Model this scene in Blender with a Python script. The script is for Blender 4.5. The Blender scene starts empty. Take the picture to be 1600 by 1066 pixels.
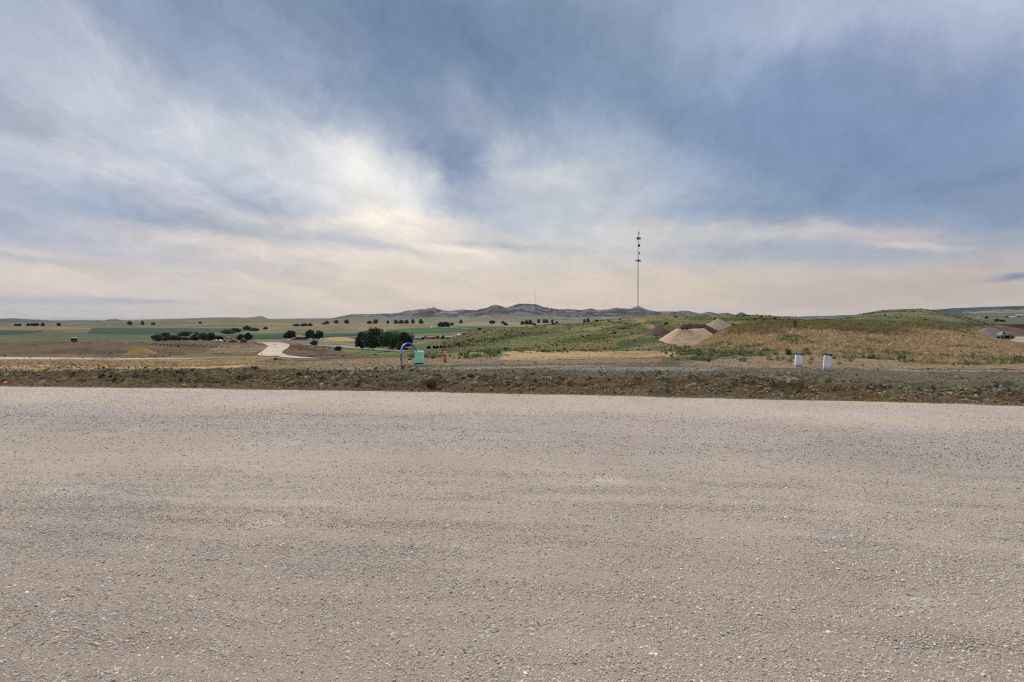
import bpy, bmesh, math, random
import numpy as np
from mathutils import Vector, Matrix
random.seed(7); rng = np.random.default_rng(7)
SC = bpy.context.scene
COL = SC.collection

# ---------------------------------------------------------------- camera, world, sun, exposure
F, CX, CY, H = 800.0, 800.0, 533.0, 2.0          # focal length and centre in photo pixels, eye height in metres
AL = math.atan(35.0 / F); CA, SA = math.cos(AL), math.sin(AL)
cam = bpy.data.cameras.new('camera'); camo = bpy.data.objects.new('camera', cam); COL.objects.link(camo)
cam.sensor_width = 36; cam.lens = 18.0; cam.clip_start = 0.05; cam.clip_end = 40000
camo.location = (0, 0, H); camo.rotation_euler = (math.pi / 2 - AL, 0, 0)
SC.camera = camo; SC.cycles.filter_width = 1.2; SC.cycles.use_denoising = False
SC.view_settings.view_transform = 'Standard'; SC.view_settings.look = 'None'
SC.view_settings.exposure = 1.15; SC.view_settings.gamma = 1; SC.view_settings.use_curve_mapping = False
EXPO = 2 ** 1.15

def lin(c):
    return tuple(((v / 255) / 12.92 if v / 255 <= 0.04045 else ((v / 255 + 0.055) / 1.055) ** 2.4) for v in c)

def nd(nt, typ, ins=None, **kw):
    n = nt.nodes.new(typ)
    for k, v in kw.items(): setattr(n, k, v)
    for k, v in (ins or {}).items():
        if isinstance(v, bpy.types.NodeSocket): nt.links.new(v, n.inputs[k])
        else: n.inputs[k].default_value = v
    return n
def math_(nt, op, a, b=0.0, c=0.0, clamp=False):
    n = nd(nt, 'ShaderNodeMath', {0: a, 1: b, 2: c}, operation=op); n.use_clamp = clamp; return n.outputs[0]
def vmath(nt, op, a, b=(0, 0, 0)):
    n = nd(nt, 'ShaderNodeVectorMath', {0: a, 1: b}, operation=op); return n.outputs[1 if op in ('LENGTH', 'DOT_PRODUCT', 'DISTANCE') else 0]
def mixc(nt, fac, a, b, mode='MIX'):
    n = nt.nodes.new('ShaderNodeMix'); n.data_type = 'RGBA'; n.blend_type = mode; n.clamp_factor = True
    for i, v in ((0, fac), (6, a), (7, b)):
        if isinstance(v, bpy.types.NodeSocket): nt.links.new(v, n.inputs[i])
        else: n.inputs[i].default_value = (tuple(v) + (1,) if i > 0 and len(v) == 3 else v)
    return n.outputs[2]
def noise(nt, vec, scale, detail=4, rough=0.55, out=0, dist=0.0):
    return nd(nt, 'ShaderNodeTexNoise', {'Vector': vec, 'Scale': scale, 'Detail': detail, 'Roughness': rough, 'Distortion': dist}).outputs[out]
def ramp(nt, fac, stops, mode='LINEAR'):
    n = nd(nt, 'ShaderNodeValToRGB', {0: fac}); cr = n.color_ramp; cr.interpolation = mode
    while len(cr.elements) < len(stops): cr.elements.new(0.5)
    for e, (p, c) in zip(cr.elements, stops):
        e.position = p; e.color = (tuple(c) + (1,)) if not isinstance(c, (int, float)) else (c, c, c, 1)
    return n.outputs[0]
def rdir(px, py):
    v = CY - py; return Vector((px - CX, F * CA + v * SA, -F * SA + v * CA)).normalized()

def build_world():
    w = bpy.data.worlds.new('World'); SC.world = w; w.use_nodes = True
    nt = w.node_tree; nt.nodes.clear()
    tc = nd(nt, 'ShaderNodeTexCoord').outputs['Generated']
    d0 = vmath(nt, 'NORMALIZE', tc)
    sep = nd(nt, 'ShaderNodeSeparateXYZ', {0: d0})
    zc = math_(nt, 'MAXIMUM', sep.outputs[2], 0.0)
    # cloud sheet coordinates: the layer seen in perspective
    den = math_(nt, 'ADD', zc, 0.09)
    plane = nd(nt, 'ShaderNodeCombineXYZ', {0: math_(nt, 'DIVIDE', sep.outputs[0], den), 1: math_(nt, 'DIVIDE', sep.outputs[1], den), 2: 0.0}).outputs[0]
    # ragged warp of the direction; cloud detail is round overhead and drawn out towards the horizon
    wz = math_(nt, 'MULTIPLY_ADD', zc, 0.9, 0.05)
    ls = math_(nt, 'MULTIPLY', math_(nt, 'LOGARITHM', math_(nt, 'ADD', zc, 0.07), math.e), 0.42)
    V = nd(nt, 'ShaderNodeCombineXYZ', {0: sep.outputs[0], 1: sep.outputs[1], 2: ls}).outputs[0]
    amp = nd(nt, 'ShaderNodeCombineXYZ', {0: math_(nt, 'MULTIPLY_ADD', zc, 0.30, 0.12), 1: 0.0, 2: math_(nt, 'MULTIPLY', wz, 0.30)}).outputs[0]
    amp2 = nd(nt, 'ShaderNodeCombineXYZ', {0: math_(nt, 'MULTIPLY_ADD', zc, 0.26, 0.06), 1: 0.0, 2: math_(nt, 'MULTIPLY', wz, 0.26)}).outputs[0]
    n1 = vmath(nt, 'SUBTRACT', noise(nt, V, 3.0, 6, 0.6, 1), (0.5, 0.5, 0.5))
    n1b = vmath(nt, 'SUBTRACT', noise(nt, V, 8.5, 7, 0.66, 1), (0.5, 0.5, 0.5))
    dw = vmath(nt, 'ADD', d0, vmath(nt, 'MULTIPLY', n1, amp))
    dw = vmath(nt, 'ADD', dw, vmath(nt, 'MULTIPLY', n1b, amp2))
    c = ramp(nt, math_(nt, 'MULTIPLY_ADD', sep.outputs[2], 1.0, 0.05), [
        (0.0, lin((128, 118, 106))), (0.047, lin((150, 140, 130))), (0.052, lin((206, 198, 192))), (0.10, lin((208, 199, 190))), (0.17, lin((198, 200, 206))),
        (0.26, lin((176, 188, 208))), (0.42, lin((150, 166, 192))), (0.60, lin((156, 170, 194))), (0.8, lin((182, 192, 210))), (1.0, lin((192, 200, 214)))])
    # broad cloud masses: (px, py, half width, half height, tilt deg, colour, opacity)
    B = [
        (700, 90, 420, 120, 12, (92, 121, 153), .97), (400, 20, 200, 70, 25, (132, 150, 180), .85), (20, 20, 160, 90, 20, (162, 172, 192), .8), (760, 190, 150, 80, 10, (116, 138, 168), .95),
        (150, 150, 330, 110, 28, (166, 178, 198), .9), (240, 130, 200, 26, 38, (192, 198, 212), .7), (470, 190, 160, 60, 38, (156, 170, 194), .85), (120, 270, 280, 50, 15, (204, 208, 216), .85), (40, 190, 120, 40, 30, (160, 173, 194), .6),
        (1080, 110, 230, 90, -5, (150, 170, 197), .8), (960, 190, 120, 60, 10, (124, 146, 176), .7), (1450, 40, 240, 80, 12, (190, 198, 219), .95), (1330, 110, 90, 35, -10, (138, 154, 190), .6),
        (1170, 235, 210, 80, 5, (108, 138, 176), .95), (1350, 240, 180, 90, 0, (126, 147, 184), .8), (1290, 300, 200, 50, 0, (112, 140, 174), .85),
        (1560, 200, 90, 60, 0, (122, 143, 182), .7), (1540, 290, 130, 60, 0, (128, 150, 181), .7), (1500, 355, 180, 35, 3, (138, 155, 183), .8),
        (440, 250, 260, 50, 14, (220, 224, 230), .85), (590, 280, 120, 60, 0, (228, 229, 232), .85), (560, 268, 60, 34, 0, (246, 244, 238), .8),
        (930, 250, 150, 50, 0, (180, 192, 208), .7), (760, 250, 60, 36, 20, (150, 164, 194), .6), (900, 320, 190, 60, 5, (205, 209, 214), .8),
        (60, 366, 200, 36, 4, (128, 148, 180), 1.0), (300, 345, 150, 38, 6, (132, 153, 188), 1.0), (200, 265, 130, 36, 16, (210, 213, 220), .8), (170, 396, 260, 24, 3, (164, 174, 196), .9),
        (380, 385, 130, 12, 5, (222, 216, 212), .8), (620, 345, 70, 34, 8, (244, 236, 222), .9), (700, 372, 120, 22, 6, (238, 226, 210), .7), (440, 352, 120, 12, 8, (226, 222, 218), .7),
        (740, 325, 90, 14, 5, (176, 186, 200), .7), (725, 255, 60, 36, 50, (112, 132, 166), .85), (790, 235, 26, 30, -30, (206, 210, 216), .7), (735, 170, 24, 40, -40, (160, 172, 192), .7), (860, 275, 60, 16, 6, (212, 214, 216), .6), (830, 230, 60, 20, -20, (160, 174, 194), .6), (560, 400, 260, 26, 2, (236, 222, 206), .85), (200, 432, 220, 18, 1, (220, 208, 200), .8), (300, 432, 60, 10, 3, (190, 190, 196), .7),
        (950, 400, 160, 26, 0, (222, 214, 202), .75), (1010, 360, 50, 24, 0, (226, 222, 212), .7), (1180, 365, 130, 16, 3, (206, 202, 202), .85), (1260, 350, 50, 12, 10, (220, 210, 204), .7), (1385, 365, 70, 12, 12, (220, 206, 200), .8), (1150, 330, 120, 14, 3, (150, 168, 194), .7),
        (1320, 392, 280, 20, 2, (166, 175, 194), .85), (1000, 455, 330, 30, 0, (220, 202, 182), .9), (620, 455, 320, 32, 0, (222, 206, 190), .9), (1400, 455, 230, 34, 0, (192, 178, 170), .95),
        (200, 450, 220, 14, 0, (214, 204, 200), .7), (90, 474, 150, 8, 1, (166, 174, 190), .75), (230, 471, 60, 4, 1, (162, 172, 188), .7), (60, 488, 200, 8, 0, (192, 190, 192), .8),
        (1600, 431, 32, 5, -8, (120, 136, 170), .9),
        (700, 392, 60, 7, 4, (252, 240, 220), .8), (540, 382, 90, 8, 5, (176, 184, 198), .8), (560, 342, 70, 10, -12, (250, 240, 226), .8), (1400, 380, 50, 6, 10, (228, 212, 202), .8), (90, 396, 80, 8, 2, (222, 212, 206), .7), (800, 384, 110, 6, 3, (184, 190, 198), .7),
    ]
    for (px, py, sw, sh, tilt, colr, op) in B:
        cdir = rdir(px, py)
        t1 = Vector((0, 0, 1)).cross(cdir) * -1; t1.normalize()
        t2 = t1.cross(cdir); 
        if t2.z < 0: t2 = -t2
        a = math.radians(-tilt)
        e1 = t1 * math.cos(a) + t2 * math.sin(a); e2 = t2 * math.cos(a) - t1 * math.sin(a)
        m3 = e1.cross(e2)
        R = Matrix((e1, e2, m3)).transposed()
        k = cdir.y                                  # angle per pixel shrinks off axis
        mp = nd(nt, 'ShaderNodeMapping', {'Vector': dw, 'Location': cdir, 'Rotation': R.to_euler('XYZ'), 'Scale': (sw * k / F * 1.05, sh * k / F * 1.05, 1.2 * max(sw, sh) / F + .3)}, vector_type='TEXTURE')
        q = vmath(nt, 'DOT_PRODUCT', mp.outputs[0], mp.outputs[0])
        wgt = math_(nt, 'MULTIPLY', math_(nt, 'POWER', 0.42, q), op)
        c = mixc(nt, wgt, c, lin(colr))
    # cirrus streaks falling to the right, and finer puffs
    warp = vmath(nt, 'ADD', V, vmath(nt, 'MULTIPLY', n1b, (0.10, 0.0, 0.10)))
    st = nd(nt, 'ShaderNodeMapping', {'Vector': warp, 'Rotation': (0, math.radians(-36), 0)}).outputs[0]
    st = nd(nt, 'ShaderNodeMapping', {'Vector': st, 'Scale': (1.1, 1.1, 5.0)}).outputs[0]
    f1 = noise(nt, st, 2.2, 8, 0.62, 0, 0.25)
    f2 = noise(nt, warp, 6.5, 8, 0.66, 0, 0.6)
    f3 = noise(nt, warp, 20, 6, 0.7, 0, 0.8)
    left = nd(nt, 'ShaderNodeMapRange', {0: sep.outputs[0], 1: -0.5, 2: 0.35, 3: 1.0, 4: 0.35}).outputs[0]
    def cen(f, a_): return math_(nt, 'MULTIPLY', math_(nt, 'SUBTRACT', f, 0.5), a_)
    g = math_(nt, 'ADD', math_(nt, 'ADD', math_(nt, 'MULTIPLY', cen(f1, 0.80), left), cen(f2, 0.62)), cen(f3, 0.24))
    g = math_(nt, 'ADD', g, 1.0)
    fade = nd(nt, 'ShaderNodeMapRange', {0: zc, 1: 0.04, 2: 0.14, 3: 0.55, 4: 1.0}).outputs[0]
    g = math_(nt, 'ADD', math_(nt, 'MULTIPLY', math_(nt, 'SUBTRACT', g, 1.0), fade), 1.0)
    c = vmath(nt, 'MULTIPLY', c, nd(nt, 'ShaderNodeCombineXYZ', {0: math_(nt, 'POWER', g, 1.15), 1: g, 2: math_(nt, 'POWER', g, 0.85)}).outputs[0])
    bg1 = nd(nt, 'ShaderNodeBackground', {0: c, 1: 0.95 / EXPO}).outputs[0]
    sky = nd(nt, 'ShaderNodeTexSky', sky_type='NISHITA', sun_disc=False, sun_elevation=math.radians(48), sun_rotation=math.radians(-20))
    bg2 = nd(nt, 'ShaderNodeBackground', {0: sky.outputs[0], 1: 0.06}).outputs[0]
    ms = nd(nt, 'ShaderNodeMixShader', {0: 0.04, 1: bg1, 2: bg2}).outputs[0]
    nd(nt, 'ShaderNodeOutputWorld', {0: ms})
build_world()
sun = bpy.data.lights.new('sun', 'SUN'); suno = bpy.data.objects.new('sun', sun); COL.objects.link(suno)
sun.energy = 1.5; sun.angle = math.radians(22); sun.color = (1.0, 0.955, 0.9)
_e, _a = math.radians(48), math.radians(-20)
suno.rotation_euler = Vector((-math.sin(_a) * math.cos(_e), -math.cos(_a) * math.cos(_e), -math.sin(_e))).to_track_quat('-Z', 'Y').to_euler()

# ---------------------------------------------------------------- helpers
def tag(o, label=None, cat=None, group=None, kind=None):
    if label: o['label'] = label
    if cat: o['category'] = cat
    if group: o['group'] = group
    if kind: o['kind'] = kind
    return o
def new(name, me, mat=None, parent=None):
    o = bpy.data.objects.new(name, me); COL.objects.link(o)
    if mat is not None and me is not None and len(me.materials) == 0: me.materials.append(mat)
    if parent: o.parent = parent
    return o
def thing(name, label, cat, loc, rz=0.0, group=None):
    o = bpy.data.objects.new(name, None); COL.objects.link(o); o.location = loc; o.rotation_euler = (0, 0, rz)
    o.empty_display_size = 0.3
    return tag(o, label, cat, group)
def mesh_np(name, V, Fq, smooth=True):
    V = np.asarray(V, np.float32); Fq = np.asarray(Fq, np.int32); k = Fq.shape[1]
    me = bpy.data.meshes.new(name); me.vertices.add(len(V)); me.vertices.foreach_set('co', V.ravel())
    me.loops.add(Fq.size); me.loops.foreach_set('vertex_index', Fq.ravel())
    me.polygons.add(len(Fq)); me.polygons.foreach_set('loop_start', np.arange(0, Fq.size, k, dtype=np.int32))
    me.polygons.foreach_set('loop_total', np.full(len(Fq), k, np.int32)) if False else None
    me.update(calc_edges=True)
    if smooth: me.polygons.foreach_set('use_smooth', np.ones(len(Fq), bool))
    return me
def grid_faces(nr, nc):
    i = np.arange((nr - 1) * (nc - 1)); r = i // (nc - 1); c = i % (nc - 1); a = r * nc + c
    return np.stack([a, a + 1, a + nc + 1, a + nc], 1)
class MB:
    def __init__(s): s.v = []; s.f = []
    def add(s, vs, fs):
        n = len(s.v); s.v += [tuple(v) for v in vs]; s.f += [tuple(n + i for i in f) for f in fs]; return s
    def box(s, c, size, rot=None, taper=1.0, tx=None):
        hx, hy, hz = size[0] / 2, size[1] / 2, size[2] / 2
        tx = taper if tx is None else tx
        P = [Vector((x * hx * (tx if z > 0 else 1), y * hy * (taper if z > 0 else 1), z * hz)) for z in (-1, 1) for y in (-1, 1) for x in (-1, 1)]
        if rot is not None: P = [rot @ p for p in P]
        P = [p + Vector(c) for p in P]
        return s.add(P, [(0, 2, 3, 1), (4, 5, 7, 6), (0, 1, 5, 4), (2, 6, 7, 3), (0, 4, 6, 2), (1, 3, 7, 5)])
    def tube(s, pts, rad, n=8, cap=True):
        pts = [Vector(p) for p in pts]; rad = rad if hasattr(rad, '__len__') else [rad] * len(pts)
        rings = []; up = None
        for i, p in enumerate(pts):
            t = (pts[min(i + 1, len(pts) - 1)] - pts[max(i - 1, 0)]).normalized()
            if up is None: up = t.orthogonal().normalized()
            up = (up - t * up.dot(t)); up = up.normalized() if up.length > 1e-6 else t.orthogonal().normalized()
            b = t.cross(up)
            rings.append([p + (up * math.cos(2 * math.pi * k / n) + b * math.sin(2 * math.pi * k / n)) * rad[i] for k in range(n)])
        vs = [q for r in rings for q in r]; fs = []
        for i in range(len(pts) - 1):
            for k in range(n):
                k2 = (k + 1) % n; fs.append((i * n + k, i * n + k2, (i + 1) * n + k2, (i + 1) * n + k))
        if cap: fs.append(tuple(range(n - 1, -1, -1))); fs.append(tuple((len(pts) - 1) * n + k for k in range(n)))
        return s.add(vs, fs)
    def prism(s, prof, y0, y1):          # profile in x,z extruded along y
        n = len(prof); vs = [(x, y0, z) for x, z in prof] + [(x, y1, z) for x, z in prof]
        fs = [tuple(range(n)), tuple(range(2 * n - 1, n - 1, -1))] + [(i, i + n, (i + 1) % n + n, (i + 1) % n) for i in range(n)]
        return s.add(vs, fs)
    def build(s, name, mat, parent=None, bevel=0, smooth=False, loc=None):
        me = bpy.data.meshes.new(name); me.from_pydata(s.v, [], s.f)
        bm = bmesh.new(); bm.from_mesh(me); bmesh.ops.recalc_face_normals(bm, faces=bm.faces)
        if bevel: bmesh.ops.bevel(bm, geom=list(bm.edges), offset=bevel, segments=2, affect='EDGES', profile=0.5)
        bm.to_mesh(me); bm.free()
        if smooth:
            for p in me.polygons: p.use_smooth = True
        o = new(name, me, mat, parent)
        if loc is not None: o.location = loc
        return o

def _h(ix, iy, seed):
    h = (ix.astype(np.int64) * 374761393 + iy.astype(np.int64) * 668265263 + seed * 974634777) & 0xffffffff
    h = ((h ^ (h >> 13)) * 1274126177) & 0xffffffff
    return ((h ^ (h >> 16)) & 0xffffff) / float(0xffffff)
def vnoise(x, y, seed=0):
    ix = np.floor(x); iy = np.floor(y); fx = x - ix; fy = y - iy; fx = fx * fx * fx * (fx * (fx * 6 - 15) + 10); fy = fy * fy * fy * (fy * (fy * 6 - 15) + 10)
    a = _h(ix, iy, seed); b = _h(ix + 1, iy, seed); c = _h(ix, iy + 1, seed); d = _h(ix + 1, iy + 1, seed)
    return (a + (b - a) * fx) * (1 - fy) + (c + (d - c) * fx) * fy
def fbm(x, y, octv=4, seed=0, gain=0.5, lac=2.03):
    x = np.asarray(x, float); y = np.asarray(y, float); s = 0; a = 1; t = 0
    for o in range(octv):
        xr = x * 0.8 - y * 0.6; yr = x * 0.6 + y * 0.8
        s = s + a * (vnoise(xr, yr, seed + o) * 2 - 1); t += a; a *= gain; x = xr * lac; y = yr * lac
    return s / t
def ridged(x, y, octv=4, seed=0):
    x = np.asarray(x, float); y = np.asarray(y, float); s = 0; a = 1; t = 0
    for o in range(octv):
        s = s + a * (1 - abs(vnoise(x, y, seed + o) * 2 - 1)) ** 2; t += a; a *= .5
        x, y = (x * .8 - y * .6) * 2.1, (x * .6 + y * .8) * 2.1
    return s / t
def sstep(a, b, x):
    t = np.clip((x - a) / (b - a), 0, 1); return t * t * (3 - 2 * t)

# ---------------------------------------------------------------- the lie of the land
def slope(py):
    v = CY - py; return (-F * SA + v * CA) / (F * CA + v * SA)
def Z_(z): return ('z', z)
ROWS = [
 (10, [(0, Z_(-.03))]), (14.5, [(0, Z_(-.03))]),
 (18, [(0, Z_(.06)), (800, Z_(.04)), (1600, Z_(-.02))]),
 (25, [(0, 574), (100, 574.5), (200, 576), (300, 577), (400, 576), (500, 571), (600, 570), (800, 569), (1000, 570), (1200, 568), (1300, 569), (1400, 571), (1600, 574)]),
 (40, [(0, 563), (200, 562), (300, 563), (400, 566), (500, 562), (600, 560), (900, 561), (1000, 560), (1100, 556), (1200, 547), (1300, 543), (1400, 546), (1600, 548)]),
 (60, [(0, Z_(-4)), (300, Z_(-3.6)), (400, 565), (500, 561.5), (600, 558), (700, 552), (780, 549.5), (900, 548.5), (1000, 549.5), (1050, 549), (1100, 541), (1150, 527), (1200, 518), (1300, 516), (1400, 518), (1500, 524), (1540, 531), (1560, 536), (1600, 541)]),
 (90, [(0, Z_(-7.3)), (300, Z_(-7)), (400, 565), (500, 560.5), (600, 556.5), (700, 551), (800, Z_(-4.3)), (980, Z_(-4.2)), (1040, 547), (1075, 547), (1096, 540), (1110, 526), (1130, 518), (1150, 511), (1200, 505.5), (1250, 504.5), (1300, 504.5), (1400, 505.5), (1480, 508.5), (1515, 514), (1540, 526), (1560, 534), (1600, 538)]),
 (130, [(0, Z_(-9.2)), (300, Z_(-9)), (400, 560.5), (500, 557.5), (600, 554), (700, 548.5), (800, 546.5), (900, 545), (980, 539), (1018, 522), (1040, 528), (1065, 535), (1090, 538), (1110, 530), (1150, Z_(-2.0)), (1200, Z_(-1)), (1300, Z_(-.5)), (1400, Z_(-.8)), (1500, Z_(-3)), (1550, Z_(-5)), (1600, Z_(-6))]),
 (200, [(0, 547), (300, 547), (400, 550), (500, 552), (600, 551.5), (700, 540), (800, 530), (900, 525), (960, 517), (1000, 511), (1050, 508), (1100, 505), (1150, 502), (1200, 498.5), (1250, 501), (1300, 502), (1400, Z_(-.7)), (1500, Z_(-4)), (1550, Z_(-7)), (1600, Z_(-7))]),
 (263, [(0, 534), (100, 533), (200, 536), (300, 540), (400, 543), (500, 547), (600, 549.5), (640, 548), (700, 534), (800, 519), (900, 512.5), (1000, 501), (1050, 499), (1100, 498.5), (1150, 496), (1200, 495), (1250, 500.8), (1300, 502), (1400, 500), (1500, Z_(-4.5)), (1550, Z_(-7.3)), (1600, Z_(-7.5))]),
 (300, [(0, Z_(-12)), (100, Z_(-12.5)), (200, 535.5), (300, 536.5), (400, 539), (500, 543), (600, 547.8), (640, 545), (660, 541), (694, 532.7), (718, 522.6), (748, 513.8), (800, 512.7), (834, 510), (870, 508), (900, 506), (927, 503), (969, 498), (994, 495.6), (1028, 493.8), (1060, 494.2), (1100, 494.5), (1150, 494.0), (1186, 492.4), (1202, 493.2), (1228, 496.6), (1253, 500.6), (1300, 501), (1400, 497), (1500, 503), (1550, Z_(-7)), (1600, Z_(-7))]),
 (345, [(0, Z_(-16)), (100, Z_(-16)), (200, Z_(-14.3)), (300, 535.2), (400, 535.3), (470, 538.8), (500, 540.5), (600, 545.8), (700, Z_(-15)), (800, Z_(-9)), (900, Z_(-4)), (1000, Z_(2.0)), (1100, Z_(2.3)), (1200, Z_(1)), (1260, 500.5), (1300, 500), (1350, 495), (1400, 490), (1450, 491), (1500, 499), (1550, Z_(-6.8)), (1600, Z_(-6.3))]),
 (450, [(0, Z_(-17.8)), (300, Z_(-17.2)), (400, Z_(-17)), (500, 531.5), (600, Z_(-18)), (700, Z_(-17.7)), (800, Z_(-15)), (900, Z_(-13)), (1000, Z_(-5)), (1100, Z_(-1)), (1200, Z_(-1)), (1250, 500.6), (1276, 499.7), (1294, 498), (1335, 493), (1377, 485.3), (1402, 484.5), (1438, 483), (1453, 485), (1471, 491), (1501, 494.8), (1525, 497.2), (1559, 505), (1600, 511.5)]),
 (650, [(0, Z_(-20)), (900, Z_(-20)), (1000, Z_(-15)), (1100, Z_(-12)), (1200, Z_(-8)), (1300, Z_(-6)), (1400, Z_(-3)), (1500, Z_(-3)), (1600, Z_(-4))]),
 (1000, [(0, Z_(-20)), (1200, Z_(-20)), (1400, Z_(-14)), (1550, 502), (1600, 501)]),
 (1500, [(0, Z_(-20)), (600, Z_(-20)), (850, 508.3), (1000, 507), (1200, Z_(-20)), (1400, Z_(-14)), (1500, 498), (1550, 497), (1600, 495.5)]),
 (2200, [(0, Z_(-20)), (200, 504.5), (300, 503.5), (400, 504), (450, 504.5), (520, 503.5), (600, 504.2), (800, 504.2), (1000, 504), (1200, Z_(-20)), (1450, 498), (1500, 494), (1600, 490)]),
 (3000, [(0, 504.4), (100, 503.6), (150, 502.8), (194, 501.8), (219, 499.6), (259, 498.5), (301, 497.4), (335, 496.2), (367, 495.9), (380, 496.4), (420, 499), (450, 499.5), (510, 500.2), (535, 498), (600, 498.5), (700, 500), (760, 500), (850, 500), (1000, 500), (1200, Z_(-20)), (1450, 497), (1500, 490), (1600, 486)]),
 (3650, [(0, Z_(-30)), (190, Z_(-30)), (259, 500), (367, 498), (397, 495.2), (406, 493), (414, 495.3), (421, 498.5), (445, 499), (510, 499), (521, 497.4), (535, 494.6), (549, 492.6), (569, 492.4), (619, 492.5), (662, 491), (720, 492.5), (775, 488), (811, 485), (836, 487), (873, 492), (908, 492.4), (969, 491), (997, 488), (1030, 492), (1100, 493), (1160, 495), (1270, 497), (1430, 495), (1460, 488), (1600, 482.5)]),
 (4500, [(0, Z_(-60)), (397, Z_(-20)), (430, 498.6), (445, 498.2), (470, 498.6), (500, 499), (521.6, 497.2), (535, 493.8), (549, 491.2), (569, 491), (600, 490.3), (619, 489.6), (634, 486.2), (656, 483.5), (668, 482.6), (678, 482), (701, 486), (712, 484.8), (723, 484), (743, 484.8), (757, 482), (766, 478.5), (775, 476), (783, 478.5), (791, 481), (801, 477.5), (811, 474.5), (824, 474.8), (836, 475), (844, 478.5), (853, 481), (862, 482.5), (872, 483.6), (886, 483), (897, 483.6), (908, 484.8), (923, 482.4), (935, 485), (950, 483.5), (969, 482), (984, 482.4), (991, 480), (997, 478.6), (1004, 481), (1011, 484), (1026, 487), (1040, 486.6), (1056, 486.8), (1065, 485.6), (1074, 485.8), (1083, 488), (1093, 490.6), (1101, 488.6), (1108, 487.2), (1121, 490.6), (1135, 489), (1148, 491.8), (1153, 489.8), (1158, 487.8), (1169, 492.3), (1186, 492.4), (1202, 494), (1270, 496), (1430, 493), (1454, 484.2), (1493, 481.5), (1552, 479.3), (1600, 478)]),
 (5300, [(0, Z_(-60)), (400, Z_(-60)), (1430, Z_(-60)), (1470, Z_(0)), (1600, Z_(20))]),
 (6600, [(0, 498.3), (20, 497.2), (44, 498.9), (71, 500.3), (93, 501.6), (127, 502.5), (138, 501.7), (155, 500.3), (162, 501.5), (172, 499.2), (184, 498.7), (191, 500.7), (200, 502), (1600, Z_(-70))]),
 (7600, [(0, Z_(-80))]),
 (9000, [(0, 501), (93, 501), (127, 500.3), (160, 500.8), (300, 500), (440, 498.4), (470, 497.8), (510, 497.5), (540, 498.5), (1150, 500), (1190, 493), (1219, 494.6), (1232, 494), (1245, 495), (1260, 494.2), (1276, 493.8), (1300, 493.4), (1318, 492.4), (1400, 492), (1600, 492)]),
 (9800, [(0, Z_(-200))]),
]
RD = np.log(np.array([r[0] for r in ROWS], float))
AK = np.linspace(-1.25, 1.25, 1251)              # azimuth table, a = x / y
PXK = CX + F * AK
TAB = np.zeros((len(ROWS), len(AK)))
for i, (d, kn) in enumerate(ROWS):
    xs = [k[0] for k in kn]; zs = [(k[1][1] if isinstance(k[1], tuple) else H + d * slope(k[1])) for k in kn]
    TAB[i] = np.interp(PXK, xs, zs)
    n = 9 if d < 3000 and d != 300 and d != 450 else 1     # soften the knots except where a skyline is traced
    if n > 1:
        p = np.pad(TAB[i], n, mode='edge'); TAB[i] = np.convolve(p, np.ones(2 * n + 1) / (2 * n + 1), 'valid')
hk = np.diff(RD)[:, None]; dl = np.diff(TAB, axis=0) / hk
MM = np.zeros_like(TAB)
w1 = 2 * hk[1:] + hk[:-1]; w2 = hk[1:] + 2 * hk[:-1]
same = (dl[1:] * dl[:-1]) > 0
MM[1:-1] = np.where(same, (w1 + w2) / (w1 / np.where(same, dl[:-1], 1) + w2 / np.where(same, dl[1:], 1)), 0)
MM[0] = dl[0]; MM[-1] = dl[-1]

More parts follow.
